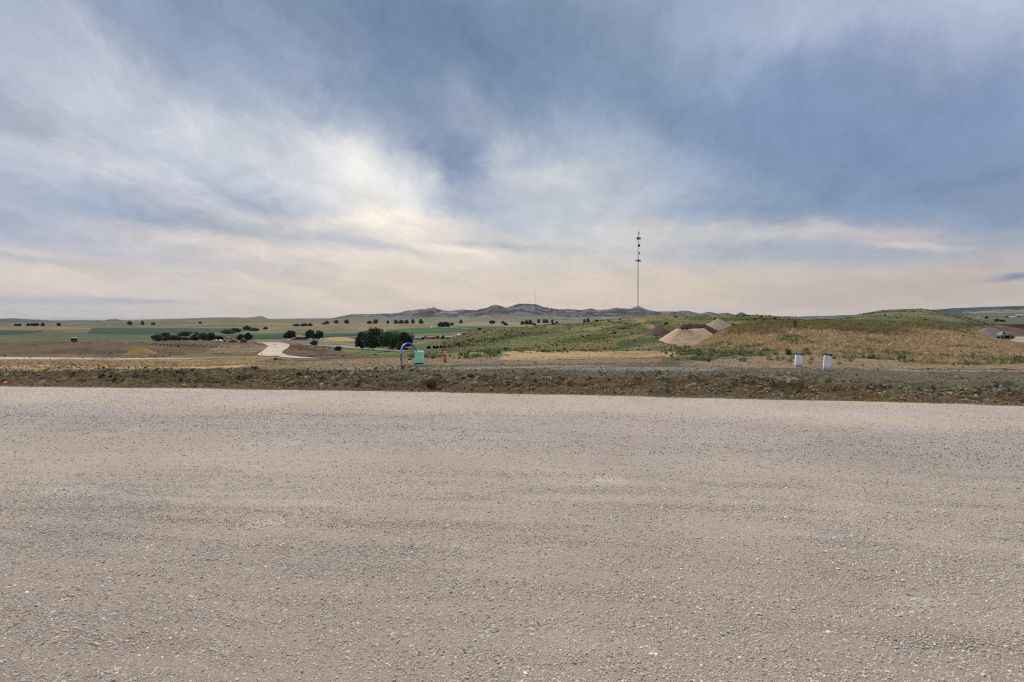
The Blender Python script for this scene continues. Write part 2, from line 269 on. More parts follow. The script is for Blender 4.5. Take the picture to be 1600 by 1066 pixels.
def edge_y(x):                                   # far edge of the gravel road
    x = np.asarray(x, float); xc = np.clip(x, -30, 30)
    return 13.72 - 0.135 * xc - 0.0021 * xc * xc + 0.13 * fbm(x * .45, x * 0 + 3.3, 3, 91) + .07 * fbm(x * 2.2, x * 0, 4, 92)
CRP = [(0, 582), (100, 580), (200, 584), (300, 587), (400, 588), (500, 585), (600, 580), (650, 579), (700, 583), (800, 587), (900, 590), (1000, 588), (1100, 592), (1200, 589), (1250, 590), (1300, 597), (1400, 606), (1500, 611), (1600, 611)]
def terrain(x, y):
    x = np.asarray(x, float); y = np.asarray(y, float)
    d = np.maximum(y, 10.0); a = np.clip(x / d, -1.249, 1.249); px = CX + F * a
    ld = np.clip(np.log(d), RD[0], RD[-1] - 1e-6); i = np.clip(np.searchsorted(RD, ld, side='right') - 1, 0, len(RD) - 2)
    fa = (a - AK[0]) / (AK[1] - AK[0]); j = np.clip(fa.astype(int), 0, len(AK) - 2); t = fa - j
    def T(A, k): return A[k, j] * (1 - t) + A[k, j + 1] * t
    hh = RD[i + 1] - RD[i]; s = (ld - RD[i]) / hh
    z = (2 * s**3 - 3 * s**2 + 1) * T(TAB, i) + (s**3 - 2 * s**2 + s) * hh * T(MM, i) + (-2 * s**3 + 3 * s**2) * T(TAB, i + 1) + (s**3 - s**2) * hh * T(MM, i + 1)
    # rough bank beside the road
    e = y - edge_y(x); cp = np.interp(px, [c[0] for c in CRP], [c[1] for c in CRP]) + 2.0 * fbm(x * .35, y * .35, 3, 5)
    dc = edge_y(x) + 2.6; hb = H + dc * slope(cp)
    near = 1 - sstep(24, 34, y)
    z = z + (hb - 0.0) * sstep(.4, 1.8, e) * (1 - .9 * sstep(2.7, 6.5, e)) * near
    z = z - .05 * sstep(0, .25, e) * (1 - sstep(.4, 1.2, e)) * near
    z = np.where(e < 0, -.06, z)
    k = np.clip(sstep(.25, 1.6, e) * (1 - .75 * sstep(3.2, 6, e)), 0, 1) * near
    z = z + k * (.12 * fbm(x * .8, y * 1.4, 4, 11) + .30 * (ridged(x * 1.2, y * 1.9, 5, 12) - .45))
    gm = sstep(.2, 1.0, e) * (1 - sstep(50, 90, y))
    z = z + gm * (.035 * fbm(x * .8, y * .8, 4, 21) + .02 * fbm(x * 4, y * 4, 3, 22))
    # broken spoil beyond the bank
    z = z + .10 * sstep(18, 22, y) * (1 - sstep(40, 60, y)) * fbm(x * .35, y * .5, 4, 23)
    m = sstep(60, 110, y) * (1 - sstep(500, 700, y))
    z = z + m * (.42 * fbm(x * .06, y * .05, 5, 31) + .22 * fbm(x * .3, y * .2, 4, 32))
    m = sstep(600, 900, y)
    z = z + m * (1 - sstep(2600, 3200, y)) * .9 * fbm(x * .006, y * .004, 4, 33)
    # gullied badlands
    bd = sstep(3000, 3500, y) * (1 - sstep(4380, 4500, y)) * np.clip((z + 10) / 90, 0, 1)
    xx = x + 90 * fbm(x * .003, y * .003, 3, 44)
    z = z - bd * 60 * (ridged(xx * .0060, y * .0022, 5, 41) - .25) - bd * 14 * ridged(x * .02, y * .008, 3, 42)
    bc = sstep(4380, 4500, y) * (1 - sstep(4500, 4700, y))
    z = z + bc * 3.0 * fbm(x * .02, y * .004, 3, 43)
    return z
def pxpy(x, y, z):
    rx = x; ry = y * CA - (z - H) * SA; rz = y * SA + (z - H) * CA
    return CX + F * rx / ry, CY - F * rz / ry
def ground(x, y): return float(terrain(np.array([x]), np.array([y]))[0])
def at(px, d, dz=0.0):
    """the spot on the ground at depth d along the azimuth of px"""
    x = (px - CX) / (F * CA + 30 * SA) * d; return Vector((x, d, ground(x, d) + dz))
def hit(px, py, dmin=13.0, dmax=9500.0):
    """where the sight line through (px, py) meets the land"""
    px = np.atleast_1d(np.asarray(px, float)); py = np.atleast_1d(np.asarray(py, float))
    v = CY - py; kx = (px - CX) / (F * CA + v * SA); kz = (-F * SA + v * CA) / (F * CA + v * SA)
    D = np.exp(np.linspace(math.log(dmin), math.log(dmax), 900))
    res = np.full(px.shape, dmax); prev = None; done = np.zeros(px.shape, bool)
    pg = None
    for q, dd in enumerate(D):
        g = (H + kz * dd) - terrain(kx * dd, np.full(px.shape, dd))
        if pg is not None:
            c = (~done) & (g <= 0)
            res = np.where(c, D[q - 1] + (dd - D[q - 1]) * np.clip(pg / np.where(abs(pg - g) < 1e-9, 1, pg - g), 0, 1), res); done |= c
        pg = g
        if done.all(): break
    return kx * res, res, H + kz * res
def hitv(px, py, dmin=13.0, dmax=9500.0):
    x, y, z = hit(px, py, dmin, dmax); return Vector((x[0], y[0], ground(x[0], y[0])))

# ---------------------------------------------------------------- land cover
def inpoly(px, py, poly):
    ins = np.zeros(px.shape, bool); n = len(poly)
    for i in range(n):
        x1, y1 = poly[i]; x2, y2 = poly[(i + 1) % n]
        if y1 == y2: continue
        c = ((y1 > py) != (y2 > py)) & (px < (x2 - x1) * (py - y1) / (y2 - y1) + x1); ins ^= c
    return ins
DIRT = (112, 99, 80); DIRT2 = (98, 80, 62); DRYG = (170, 146, 106); GRAVG = (124, 118, 107); CLAY = (150, 126, 94)
LAND = [  # (dmin, dmax, polygon, sRGB colour, wobble px, wobble py)
 (10, 45, [(-900, 800), (-900, 540), (2500, 540), (2500, 800)], (92, 79, 58), 0, 0),
 (10, 22, [(-900, 640), (-900, 590), (400, 592), (800, 596), (1200, 600), (1600, 618), (2400, 620), (2400, 660)], (96, 80, 57), 40, 5),
 (10, 22, [(1150, 640), (1220, 602), (1300, 604), (1380, 612), (1400, 640)], (92, 74, 47), 50, 5),
 (10, 22, [(690, 640), (730, 598), (900, 598), (980, 606), (960, 640)], (92, 74, 48), 50, 5),
 (10, 45, [(640, 600), (600, 578), (700, 571), (820, 567), (1000, 567), (1200, 572), (1600, 582), (2400, 584), (2400, 612), (1450, 612), (1250, 592), (1050, 590), (860, 590), (760, 588)], (98, 92, 73), 12, 1.5),
 (10, 45, [(-900, 579), (-900, 555), (0, 560), (350, 560), (420, 567), (360, 575), (200, 577), (60, 579)], DRYG, 14, 1.2),
 (10, 45, [(420, 577), (380, 570), (560, 560), (1100, 553), (1100, 566), (900, 568), (640, 571), (560, 578)], (128, 110, 84), 14, 1.5),
 (10, 45, [(470, 577), (560, 574.5), (700, 574), (1050, 569), (700, 578), (560, 578)], (138, 130, 116), 10, .7),
 (10, 26, [(850, 577), (900, 572.5), (1130, 574), (1110, 580), (960, 580)], (124, 119, 108), 10, .9),
 (10, 45, [(1050, 572), (1100, 560), (1180, 548), (1250, 548), (1500, 566), (2400, 566), (2400, 574), (1400, 576), (1250, 575)], (136, 118, 92), 16, 2),
 (10, 45, [(1330, 577.5), (1450, 578), (2400, 581), (2400, 583), (1450, 580.5)], (142, 130, 110), 14, 1.2),
 (10, 100, [(1100, 560), (1110, 540), (1130, 515), (1170, 500), (2400, 490), (2400, 569), (1440, 569), (1380, 562), (1290, 558), (1200, 545), (1150, 548)], (118, 98, 66), 14, 2),
 (36, 100, [(1080, 545), (1120, 520), (1160, 500), (2400, 490), (2400, 520), (1500, 520), (1300, 518), (1180, 520)], (106, 98, 54), 20, 2.5),
 (38, 100, [(600, 560), (640, 545), (1110, 530), (1110, 556), (1000, 552), (800, 547), (780, 552), (720, 560)], (94, 94, 60), 16, 2),
 (38, 80, [(770, 562), (800, 546), (1090, 548), (1110, 553), (1000, 562), (860, 563)], (160, 136, 98), 12, 1.5),
 (30, 60, [(870, 560.8), (960, 560), (1080, 557.6), (1080, 559), (960, 561.3), (870, 561.8)], (86, 80, 56), 10, .5),
 (24, 100, [(1025, 567), (1075, 549), (1130, 543), (1230, 549), (1180, 556), (1110, 563)], (86, 90, 58), 14, 2),
 (38, 100, [(640, 561), (660, 547), (770, 547), (800, 556), (760, 561)], (112, 104, 68), 12, 1.5),
 (45, 120, [(-900, 800), (-900, 559), (360, 559), (420, 566), (660, 556), (640, 800)], (110, 92, 70), 10, 1),
 (45, 420, [(-900, 562), (-900, 528), (0, 530), (120, 532), (240, 533), (400, 534), (480, 538), (505, 545), (560, 551), (680, 552), (680, 562)], (93, 77, 56), 8, .7),
 (120, 420, [(0, 559), (0, 554), (200, 551), (400, 554), (300, 558)], (106, 88, 66), 14, .8),
 (120, 420, [(60, 553), (100, 545), (260, 548), (290, 553), (180, 556)], (84, 68, 56), 16, 1),
 (60, 200, [(395, 563), (470, 561), (560, 558.6), (690, 557.5), (690, 558.6), (560, 560.2), (470, 562.4), (395, 564)], (64, 48, 38), 6, .5),
 (100, 420, [(330, 551), (420, 549.5), (330, 553)], (70, 54, 44), 6, .5),
 (60, 240, [(200, 563), (230, 556), (420, 557), (520, 562), (420, 566)], (128, 110, 78), 16, .7),
 (100, 420, [(320, 551), (340, 540), (395, 538), (418, 541), (410, 547), (395, 553)], (116, 98, 74), 8, 1),
 (100, 460, [(500, 545), (480, 540), (560, 541), (680, 549), (680, 554), (600, 553), (545, 552)], (98, 96, 62), 12, .8),
 (100, 460, [(530, 549), (560, 546), (630, 551), (630, 554), (560, 553)], (88, 110, 48), 8, .5),
 (100, 460, [(500, 552), (440, 541), (470, 540), (495, 546), (515, 549)], (82, 56, 40), 8, .8),
 (110, 420, [(640, 552), (640, 540), (700, 531), (748, 512), (870, 506), (1000, 492), (1280, 488), (1280, 545), (1100, 548), (800, 550)], (84, 84, 51), 0, 0),
 (110, 420, [(700, 536), (800, 527), (900, 519), (1000, 508), (1000, 510), (900, 523), (800, 531)], (70, 74, 42), 12, 1),  # dark diagonal stripe: shade of the hill's swale painted into the cover colour
 (110, 420, [(880, 514), (980, 500), (1010, 503), (940, 514), (880, 520)], (108, 106, 64), 14, 1.5),
 (110, 420, [(700, 551), (760, 534), (860, 522), (960, 514), (1000, 517), (940, 528), (840, 540), (790, 550)], (94, 98, 56), 10, 1.5),
 (110, 420, [(800, 548), (840, 536), (960, 526), (1060, 518), (1000, 535), (930, 545)], (102, 92, 52), 14, 2),
 (110, 420, [(950, 548), (980, 530), (1050, 525), (1120, 530), (1120, 546)], (66, 80, 42), 14, 2),
 (110, 420, [(660, 545), (700, 533), (750, 516), (870, 512), (800, 524), (720, 538)], (98, 90, 56), 10, 1.5),
 (110, 420, [(700, 541), (760, 529), (840, 519), (790, 530), (740, 538)], (66, 68, 40), 10, 1),  # swale band: the fold's shade is put into this colour, the mesh is flat
 (200, 420, [(748, 516), (748, 509), (870, 504), (960, 496), (1050, 490), (1250, 490), (1250, 498), (1060, 499), (960, 502), (860, 512)], (114, 106, 66), 22, 2),
 (180, 420, [(1000, 505), (985, 496), (1000, 496), (1040, 520), (1020, 520)], (136, 116, 78), 3, .8),
 (180, 420, [(1030, 506), (1060, 500), (1160, 500), (1160, 512), (1060, 512)], (104, 100, 60), 12, 2),
 (100, 420, [(1280, 508), (1340, 488), (1440, 480), (1540, 494), (1580, 506), (1500, 512), (1400, 512)], (92, 92, 60), 0, 0),
 (200, 460, [(1280, 508), (1300, 497), (1400, 500), (1500, 503), (1560, 506), (1500, 514)], (68, 84, 46), 14, 2),
 (300, 640, [(1270, 503), (1335, 492), (1440, 480), (1575, 506), (1500, 504), (1440, 494), (1380, 494)], (104, 100, 70), 10, 2),
 (120, 420, [(1520, 530), (1540, 511), (2400, 511), (2400, 524), (1575, 524)], (92, 68, 56), 6, .6),
 (100, 420, [(1520, 540), (1560, 524), (2400, 523), (2400, 527), (1580, 527)], (96, 104, 60), 6, .5),
 (100, 300, [(1578, 545), (1580, 526.5), (2400, 526.5), (2400, 545)], (164, 148, 128), 4, .5),
 # valley floor
 (420, 3300, [(-900, 560), (-900, 490), (2500, 480), (2500, 560)], (112, 106, 80), 0, 0),
 (420, 1000, [(-900, 540), (-900, 519), (300, 519), (700, 524), (700, 540)], (88, 92, 66), 20, .8),
 (420, 3300, [(-900, 509), (-900, 504), (400, 503), (200, 508)], (106, 102, 74), 20, .5),
 (650, 1500, [(-900, 515.5), (-900, 511), (120, 510), (180, 513), (60, 516)], (136, 118, 92), 20, .5),
 (900, 3300, [(140, 512), (100, 507), (420, 505), (520, 508), (420, 512)], (122, 110, 82), 20, .6),
 (420, 3300, [(400, 516), (400, 507), (560, 504), (700, 505), (760, 510), (610, 514)], (130, 114, 82), 20, .6),
 (420, 1500, [(60, 518), (200, 514.5), (200, 515.3), (60, 519)], (74, 74, 56), 20, .2),
 (420, 3300, [(-100, 509.6), (300, 508.8), (560, 507), (560, 507.6), (300, 509.6), (-100, 510.4)], (84, 84, 62), 10, .2),
 (420, 3300, [(120, 506.6), (420, 504), (420, 504.8), (120, 507.4)], (86, 84, 62), 10, .3),
 (420, 1400, [(560, 516), (560, 512), (640, 509), (600, 516)], (134, 122, 92), 20, .6),
 (420, 3300, [(676, 511), (740, 503.5), (860, 505), (830, 511)], (138, 122, 90), 10, .6),
 (420, 3300, [(190, 503), (220, 498), (330, 495), (420, 495), (560, 500), (560, 505)], (110, 106, 78), 20, 1),
 (2000, 3300, [(520, 504), (560, 498), (1100, 497), (1100, 503), (800, 503)], (116, 112, 92), 20, .5),
 (420, 660, [(496, 538), (500, 530), (525, 526), (545, 527), (557, 533), (557, 538)], (158, 134, 96), 3, .4),
 (420, 660, [(640, 529), (660, 524), (700, 520), (748, 515), (748, 520), (700, 527)], (146, 122, 90), 3, .4),
 (420, 660, [(400, 536), (400, 531), (620, 534), (620, 540)], (118, 114, 78), 3, .4),
 # buttes and ridges
 (3300, 5000, [(300, 510), (300, 460), (1280, 460), (1280, 510)], (98, 92, 88), 0, 0),
 (3300, 3900, [(300, 510), (300, 499.5), (480, 499), (700, 497), (830, 495), (1000, 497), (1200, 499), (1200, 510)], (122, 114, 92), 60, 3),
 (3300, 5000, [(380, 496.5), (375, 494.5), (405, 494.5), (412, 498), (395, 498)], (138, 100, 84), 3, .4),
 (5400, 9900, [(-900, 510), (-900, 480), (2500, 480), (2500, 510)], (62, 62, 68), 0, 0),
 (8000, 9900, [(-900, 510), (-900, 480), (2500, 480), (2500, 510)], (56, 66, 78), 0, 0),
 (650, 5000, [(1430, 510), (1440, 470), (2500, 470), (2500, 512)], (100, 100, 82), 0, 0),
 (1900, 5000, [(1430, 496), (1440, 470), (2500, 470), (2500, 484), (1540, 488), (1500, 494)], (62, 72, 64), 30, 1.5),
 (2200, 5000, [(1500, 489), (1560, 484), (2500, 482), (2500, 486), (1560, 489)], (124, 112, 92), 30, 1),
]
def cover(x, y, z):
    px, py = pxpy(x, y, z); C = np.zeros(x.shape + (3,)); C[:] = lin((110, 100, 76))
    lg = np.log(y); w1_ = fbm(x / y * 40, lg * 25, 4, 61); w2_ = fbm(x / y * 45 + 9, lg * 30, 4, 62)
    for (d0, d1, poly, col, wx, wy) in LAND:
        m = (y >= d0) & (y <= d1)
        if not m.any(): continue
        c = inpoly(px[m] + w1_[m] * wx, py[m] + w2_[m] * wy * 1.6, poly)
        idx = np.where(m.ravel())[0][c]; C.reshape(-1, 3)[idx] = lin(col)
    C *= (1 - .16 * sstep(430, 700, y) * (1 - sstep(3000, 3400, y)))[..., None]
    # mottling: drier and greener patches, juniper on the buttes
    n = fbm(x / 9, y / 9, 4, 71); n2 = fbm(x / 2.2, y / 2.2, 3, 72); n3 = fbm(x / 60, y / 60, 4, 73)
    mid = sstep(90, 130, y) * (1 - sstep(450, 600, y)); nearm = 1 - sstep(60, 110, y); far = sstep(500, 800, y)
    k = 1 + mid * (.34 * n + .22 * n2 + .30 * fbm(x / 16, y / 2.8, 3, 84)) + nearm * (.10 * n + .16 * n2) + far * (.20 * n3 + .28 * fbm(x / 170, y / 90, 4, 79) + .22 * fbm(x / 22, y / 40, 3, 80) + .24 * fbm(x / 600, y / 320, 3, 85) + .16 * fbm(x / 9, y / 120, 3, 86))
    C *= k[..., None]
    hue = mid * .16 * fbm(x / 14, y / 14, 3, 75) + far * .10 * fbm(x / 110, y / 80, 3, 74)
    C[..., 0] *= 1 + hue; C[..., 2] *= 1 - hue * .5
    b = sstep(3300, 3600, y) * (1 - sstep(5000, 5300, y))
    jb = sstep(-.02, .12, fbm(x * .011, y * .006, 4, 76) + .25 * fbm(x * .05, z * .05, 3, 77))
    lay = fbm(x * .0015, z * .11, 3, 78) + .9 * fbm(x * .02 + z * .03, y * .006, 4, 83)
    C = C * (1 + (b * .55 * lay)[..., None])
    C = C * (1 - (b * jb * .85)[..., None]) + (b * jb * .85)[..., None] * np.array(lin((42, 47, 52)))
    return np.clip(C, 0.004, 0.9)

# ---------------------------------------------------------------- materials
def base_mat(name, rough=0.95, spec=0.15):
    m = bpy.data.materials.new(name); m.use_nodes = True; nt = m.node_tree
    b = nt.nodes['Principled BSDF']; b.inputs['Roughness'].default_value = rough; b.inputs['Specular IOR Level'].default_value = spec
    return m, nt, b
def plain(name, rgb, rough=0.6, spec=0.3, var=0.12, scale=6.0, metal=0.0, dirt=None):
    m, nt, b = base_mat(name, rough, spec); b.inputs['Metallic'].default_value = metal
    co = nd(nt, 'ShaderNodeTexCoord').outputs['Object']
    n = noise(nt, co, scale, 5, 0.6)
    c = lin(rgb)
    cc = mixc(nt, n, tuple(v * (1 - var) for v in c), tuple(min(1, v * (1 + var)) for v in c))
    if dirt:
        zc = nd(nt, 'ShaderNodeSeparateXYZ', {0: co}).outputs[2]
        f = nd(nt, 'ShaderNodeMapRange', {0: math_(nt, 'ADD', zc, math_(nt, 'MULTIPLY', noise(nt, co, scale * 3, 4), -.25)), 1: -.1, 2: dirt, 3: .75, 4: 0.0}).outputs[0]
        cc = mixc(nt, f, cc, lin((120, 104, 82)))
    nt.links.new(cc, b.inputs['Base Color'])
    nt.links.new(nd(nt, 'ShaderNodeMapRange', {0: n, 1: 0, 2: 1, 3: rough - .1, 4: min(1, rough + .1)}).outputs[0], b.inputs['Roughness'])
    return m
def land_mat(name, scales, amt, bump_s, bump_d):
    m, nt, b = base_mat(name, 0.97, 0.08)
    col = nd(nt, 'ShaderNodeAttribute', attribute_name='cover').outputs['Color']
    pos = nd(nt, 'ShaderNodeNewGeometry').outputs['Position']
    g = 1.0
    for s, a in zip(scales, amt):
        n = noise(nt, pos, s, 5, 0.62)
        mr = nd(nt, 'ShaderNodeMapRange', {0: n, 1: .3, 2: .7, 3: 1 - a, 4: 1 + a}).outputs[0]
        g = math_(nt, 'MULTIPLY', g, mr)
    c = vmath(nt, 'MULTIPLY', col, nd(nt, 'ShaderNodeCombineXYZ', {0: g, 1: g, 2: g}).outputs[0])
    nt.links.new(c, b.inputs['Base Color'])
    hgt = noise(nt, pos, bump_s, 6, 0.65)
    nt.links.new(nd(nt, 'ShaderNodeBump', {'Strength': 1.0, 'Distance': bump_d, 'Height': hgt}).outputs[0], b.inputs['Normal'])
    return m
M_NEAR = land_mat('broken earth', (1.3, 9, 34), (.18, .30, .42), 20, .034)
M_MID = land_mat('worked ground and grass', (.06, .5, 2.5), (.16, .24, .25), 1.2, .14)
M_FAR = land_mat('valley and hills', (.004, .025, .12), (.14, .22, .22), .03, 3)

def road_mat():
    m, nt, b = base_mat('compacted crushed gravel', 0.93, 0.2)
    pos = nd(nt, 'ShaderNodeNewGeometry').outputs['Position']
    sp = nd(nt, 'ShaderNodeSeparateXYZ', {0: pos}); X, Y = sp.outputs[0], sp.outputs[1]
    # distance in from the far edge, with a gentle waver: wheel-polished and loose bands run along the road
    ex = math_(nt, 'ADD', math_(nt, 'MULTIPLY', X, -0.135), math_(nt, 'MULTIPLY', math_(nt, 'MULTIPLY', X, X), -0.0021))
    wav = math_(nt, 'MULTIPLY', math_(nt, 'SUBTRACT', noise(nt, pos, .16, 3), .5), 1.4)
    t = math_(nt, 'SUBTRACT', math_(nt, 'ADD', math_(nt, 'ADD', ex, 13.7), wav), Y)
    T = math_(nt, 'DIVIDE', t, 14.0)
    G = lin((173, 163, 155)); P = lin((175, 163, 151)); TN = lin((176, 160, 142)); B = lin((172, 157, 142)); L = lin((178, 168, 160))
    c = ramp(nt, T, [(0.0, B), (.03, P), (.07, TN), (.095, G), (.15, P), (.19, TN), (.225, G), (.30, L), (.38, G), (.47, P), (.58, lin((176, 163, 150))), (.72, B), (1.0, lin((164, 148, 132)))])
    # long streaks along the road
    mp = nd(nt, 'ShaderNodeCombineXYZ', {0: math_(nt, 'MULTIPLY', X, .22), 1: math_(nt, 'MULTIPLY', t, 4.6), 2: 0.0}).outputs[0]
    s1 = noise(nt, mp, 1.0, 6, .65)
    c = mixc(nt, nd(nt, 'ShaderNodeMapRange', {0: s1, 1: .44, 2: .62, 3: 0, 4: .7}).outputs[0], c, TN)
    patch = noise(nt, pos, .45, 5, .6)
    c = vmath(nt, 'MULTIPLY', c, ramp(nt, patch, [(.3, (.89, .88, .87)), (.7, (1.08, 1.09, 1.10))]))
    for (cx_, cy_, rx_, ry_) in ((-.46, 4.36, .17, .07), (-5.1, 5.85, .55, .22), (-2.4, 4.9, .2, .09), (2.9, 3.55, .22, .1), (1.2, 6.3, .3, .12)):
        q = nd(nt, 'ShaderNodeMapping', {'Vector': vmath(nt, 'ADD', pos, vmath(nt, 'MULTIPLY', vmath(nt, 'SUBTRACT', noise(nt, pos, 5, 4, .6, 1), (.5, .5, .5)), (.3, .12, 0))), 'Location': (cx_, cy_, 0), 'Scale': (rx_, ry_, 1)}, vector_type='TEXTURE').outputs[0]
        c = mixc(nt, math_(nt, 'MULTIPLY', math_(nt, 'POWER', .3, vmath(nt, 'DOT_PRODUCT', q, q)), .55), c, lin((206, 196, 182)))
    loose = ramp(nt, math_(nt, 'ADD', T, math_(nt, 'MULTIPLY', math_(nt, 'SUBTRACT', s1, .5), .12)), [(.02, .45), (.08, .15), (.20, .3), (.26, 1.0), (.40, .9), (.52, .45), (.75, .6), (1.0, .7)])
    # individual stones: three sizes of cells
    for sc, amt_, th in ((26, .55, .5), (62, 1.0, .5), (125, 1.1, .5)):
        vd = nd(nt, 'ShaderNodeVectorMath', {0: pos, 1: vmath(nt, 'SCALE', noise(nt, pos, sc * .6, 2, .5, 1), (0, 0, 0))}, operation='ADD').outputs[0]
        vo = nd(nt, 'ShaderNodeTexVoronoi', {'Vector': vd, 'Scale': sc, 'Randomness': 1.0})
        sep = nd(nt, 'ShaderNodeSeparateColor', {0: vo.outputs['Color']})
        tint = ramp(nt, sep.outputs[0], [(0, (.38, .38, .40)), (.10, (.66, .66, .67)), (.35, (.93, .92, .91)), (.7, (1.10, 1.08, 1.05)), (.9, (1.32, 1.29, 1.24)), (1, (1.7, 1.68, 1.62))])
        c = mixc(nt, math_(nt, 'MULTIPLY', math_(nt, 'MULTIPLY_ADD', loose, .45, .5), amt_), c, vmath(nt, 'MULTIPLY', c, tint))
        if sc == 26: h1 = vo.outputs['Distance']
        if sc == 62: h2 = vo.outputs['Distance']
    gr = noise(nt, pos, 260, 3, .6)
    c = vmath(nt, 'MULTIPLY', c, ramp(nt, gr, [(.3, (.70, .70, .70)), (.7, (1.32, 1.32, 1.32))]))
    nt.links.new(c, b.inputs['Base Color'])
    hh_ = math_(nt, 'ADD', math_(nt, 'MULTIPLY', math_(nt, 'ADD', h1, math_(nt, 'MULTIPLY', h2, .6)), math_(nt, 'MULTIPLY', loose, -1.0)), math_(nt, 'MULTIPLY', gr, .35))
    bp = nd(nt, 'ShaderNodeBump', {'Strength': .8, 'Distance': .006, 'Height': hh_}).outputs[0]
    bp2 = nd(nt, 'ShaderNodeBump', {'Strength': .6, 'Distance': .02, 'Height': s1, 'Normal': bp}).outputs[0]
    nt.links.new(bp2, b.inputs['Normal'])
    return m
M_ROAD = road_mat()

def inst_mat(name, rough=0.9, spec=0.2, grain=60, amt=.25, trans=0.0):
    m, nt, b = base_mat(name, rough, spec)
    a = nd(nt, 'ShaderNodeAttribute', attribute_name='tint', attribute_type='INSTANCER').outputs['Color']
    co = nd(nt, 'ShaderNodeTexCoord').outputs['Object']
    n = noise(nt, co, grain, 3, .6)
    k = nd(nt, 'ShaderNodeMapRange', {0: n, 1: .3, 2: .7, 3: 1 - amt, 4: 1 + amt}).outputs[0]
    c = vmath(nt, 'MULTIPLY', a, nd(nt, 'ShaderNodeCombineXYZ', {0: k, 1: k, 2: k}).outputs[0])
    nt.links.new(c, b.inputs['Base Color'])
    if trans:
        tr = nd(nt, 'ShaderNodeBsdfTranslucent', {0: c}).outputs[0]
        mx = nd(nt, 'ShaderNodeMixShader', {0: trans, 1: b.outputs[0], 2: tr}).outputs[0]
        nt.links.new(mx, nt.nodes['Material Output'].inputs[0])
    return m
M_STONE = inst_mat('loose stone', .85, .25, 3, .22)
M_CLOD = inst_mat('earth clod', .97, .05, 4, .35)
M_BLADE = inst_mat('grass blades', .8, .15, 2, .2, .25)
def leaf_mat(name, rgb, var=.35):
    m, nt, b = base_mat(name, .7, .2)
    pos = nd(nt, 'ShaderNodeNewGeometry').outputs['Position']; c = lin(rgb)
    n = noise(nt, pos, .5, 4, .7); r = nd(nt, 'ShaderNodeObjectInfo').outputs['Random']
    k = math_(nt, 'ADD', nd(nt, 'ShaderNodeMapRange', {0: n, 1: .3, 2: .7, 3: 1 - var, 4: 1 + var}).outputs[0], math_(nt, 'MULTIPLY_ADD', r, .3, -.15))
    cc = vmath(nt, 'MULTIPLY', c, nd(nt, 'ShaderNodeCombineXYZ', {0: math_(nt, 'MULTIPLY', k, 1.0), 1: k, 2: k}).outputs[0])
    nt.links.new(cc, b.inputs['Base Color'])
    tr = nd(nt, 'ShaderNodeBsdfTranslucent', {0: cc}).outputs[0]
    nt.links.new(nd(nt, 'ShaderNodeMixShader', {0: .2, 1: b.outputs[0], 2: tr}).outputs[0], nt.nodes['Material Output'].inputs[0])
    return m
M_LEAF = leaf_mat('dark cottonwood leaves', (60, 72, 48), .45); M_LEAF2 = leaf_mat('mid green leaves', (82, 98, 58), .45); M_BARK = plain('bark', (84, 72, 60), .9, .1)

# ---------------------------------------------------------------- ground meshes
a_in = np.arange(-1.03, 1.0301, .0021)
a_out = np.arange(1.045, 1.249, .012)
ACOL = np.concatenate([-a_out[::-1], a_in, a_out])
def land(name, rows, mat, near=False):
    A, R = np.meshgrid(ACOL, rows)
    X = A * R; Y = R.copy()
    if near:      # rows follow the road edge
        ex = A * 12.5
        for _ in range(6): ex = A * edge_y(ex)
        e0 = edge_y(ex) - .35; t = (R - rows[0]) / (rows[-1] - rows[0]); Y = e0 + (rows[-1] - e0) * t; X = A * Y
    Z = terrain(X, Y); C = cover(X, Y, Z)
    V = np.stack([X, Y, Z], -1).reshape(-1, 3)
    me = mesh_np(name, V, grid_faces(*X.shape))
    at_ = me.color_attributes.new('cover', 'FLOAT_COLOR', 'POINT')
    at_.data.foreach_set('color', np.concatenate([C.reshape(-1, 3), np.ones((C.size // 3, 1))], 1).astype(np.float32).ravel())
    return tag(new(name, me, mat), kind='structure')
t = np.linspace(0, 1, 210)
near_rows = 12.0 + (45 - 12.0) * (t * .35 + .65 * t ** 2.2)
land('ground', near_rows, M_NEAR, True)
land('terrain', np.exp(np.linspace(math.log(45), math.log(430), 250)), M_MID)
land('hills', np.concatenate([np.exp(np.linspace(math.log(430), math.log(3000), 110)), np.exp(np.linspace(math.log(3020), math.log(4700), 90)), np.exp(np.linspace(math.log(4750), math.log(9800), 45))]), M_FAR)

# the gravel road runs left to right past the camera, on behind it
xs = np.arange(-45, 45.01, .12); ys = np.concatenate([[-14, -8, -3], np.linspace(1, 1, 1)]); fr = np.linspace(0, 1, 46)
ex = edge_y(xs); Yr = 1 + (ex[None, :] - 1) * fr[:, None]
Yr = np.vstack([np.full((1, len(xs)), -12.0), np.full((1, len(xs)), -5.0), Yr]); Xr = np.repeat(xs[None, :], Yr.shape[0], 0)
tt = ex[None, :] - Yr
Zr = .018 * fbm(Xr * .12, tt * .9, 4, 81) * sstep(0, .5, tt) + .012 * np.sin(tt * 2.2 + fbm(Xr * .1, tt * .1, 2, 82) * 3) * sstep(0, .5, tt) - .03 * (1 - sstep(0, .25, tt))
me = mesh_np('gravel_road', np.stack([Xr, Yr, Zr], -1).reshape(-1, 3), grid_faces(*Yr.shape))
tag(new('gravel_road', me, M_ROAD), kind='structure')
def road_z(x, y):
    t_ = edge_y(x) - y; return .018 * fbm(x * .12, t_ * .9, 4, 81) * sstep(0, .5, t_) + .012 * np.sin(t_ * 2.2 + fbm(x * .1, t_ * .1, 2, 82) * 3) * sstep(0, .5, t_)
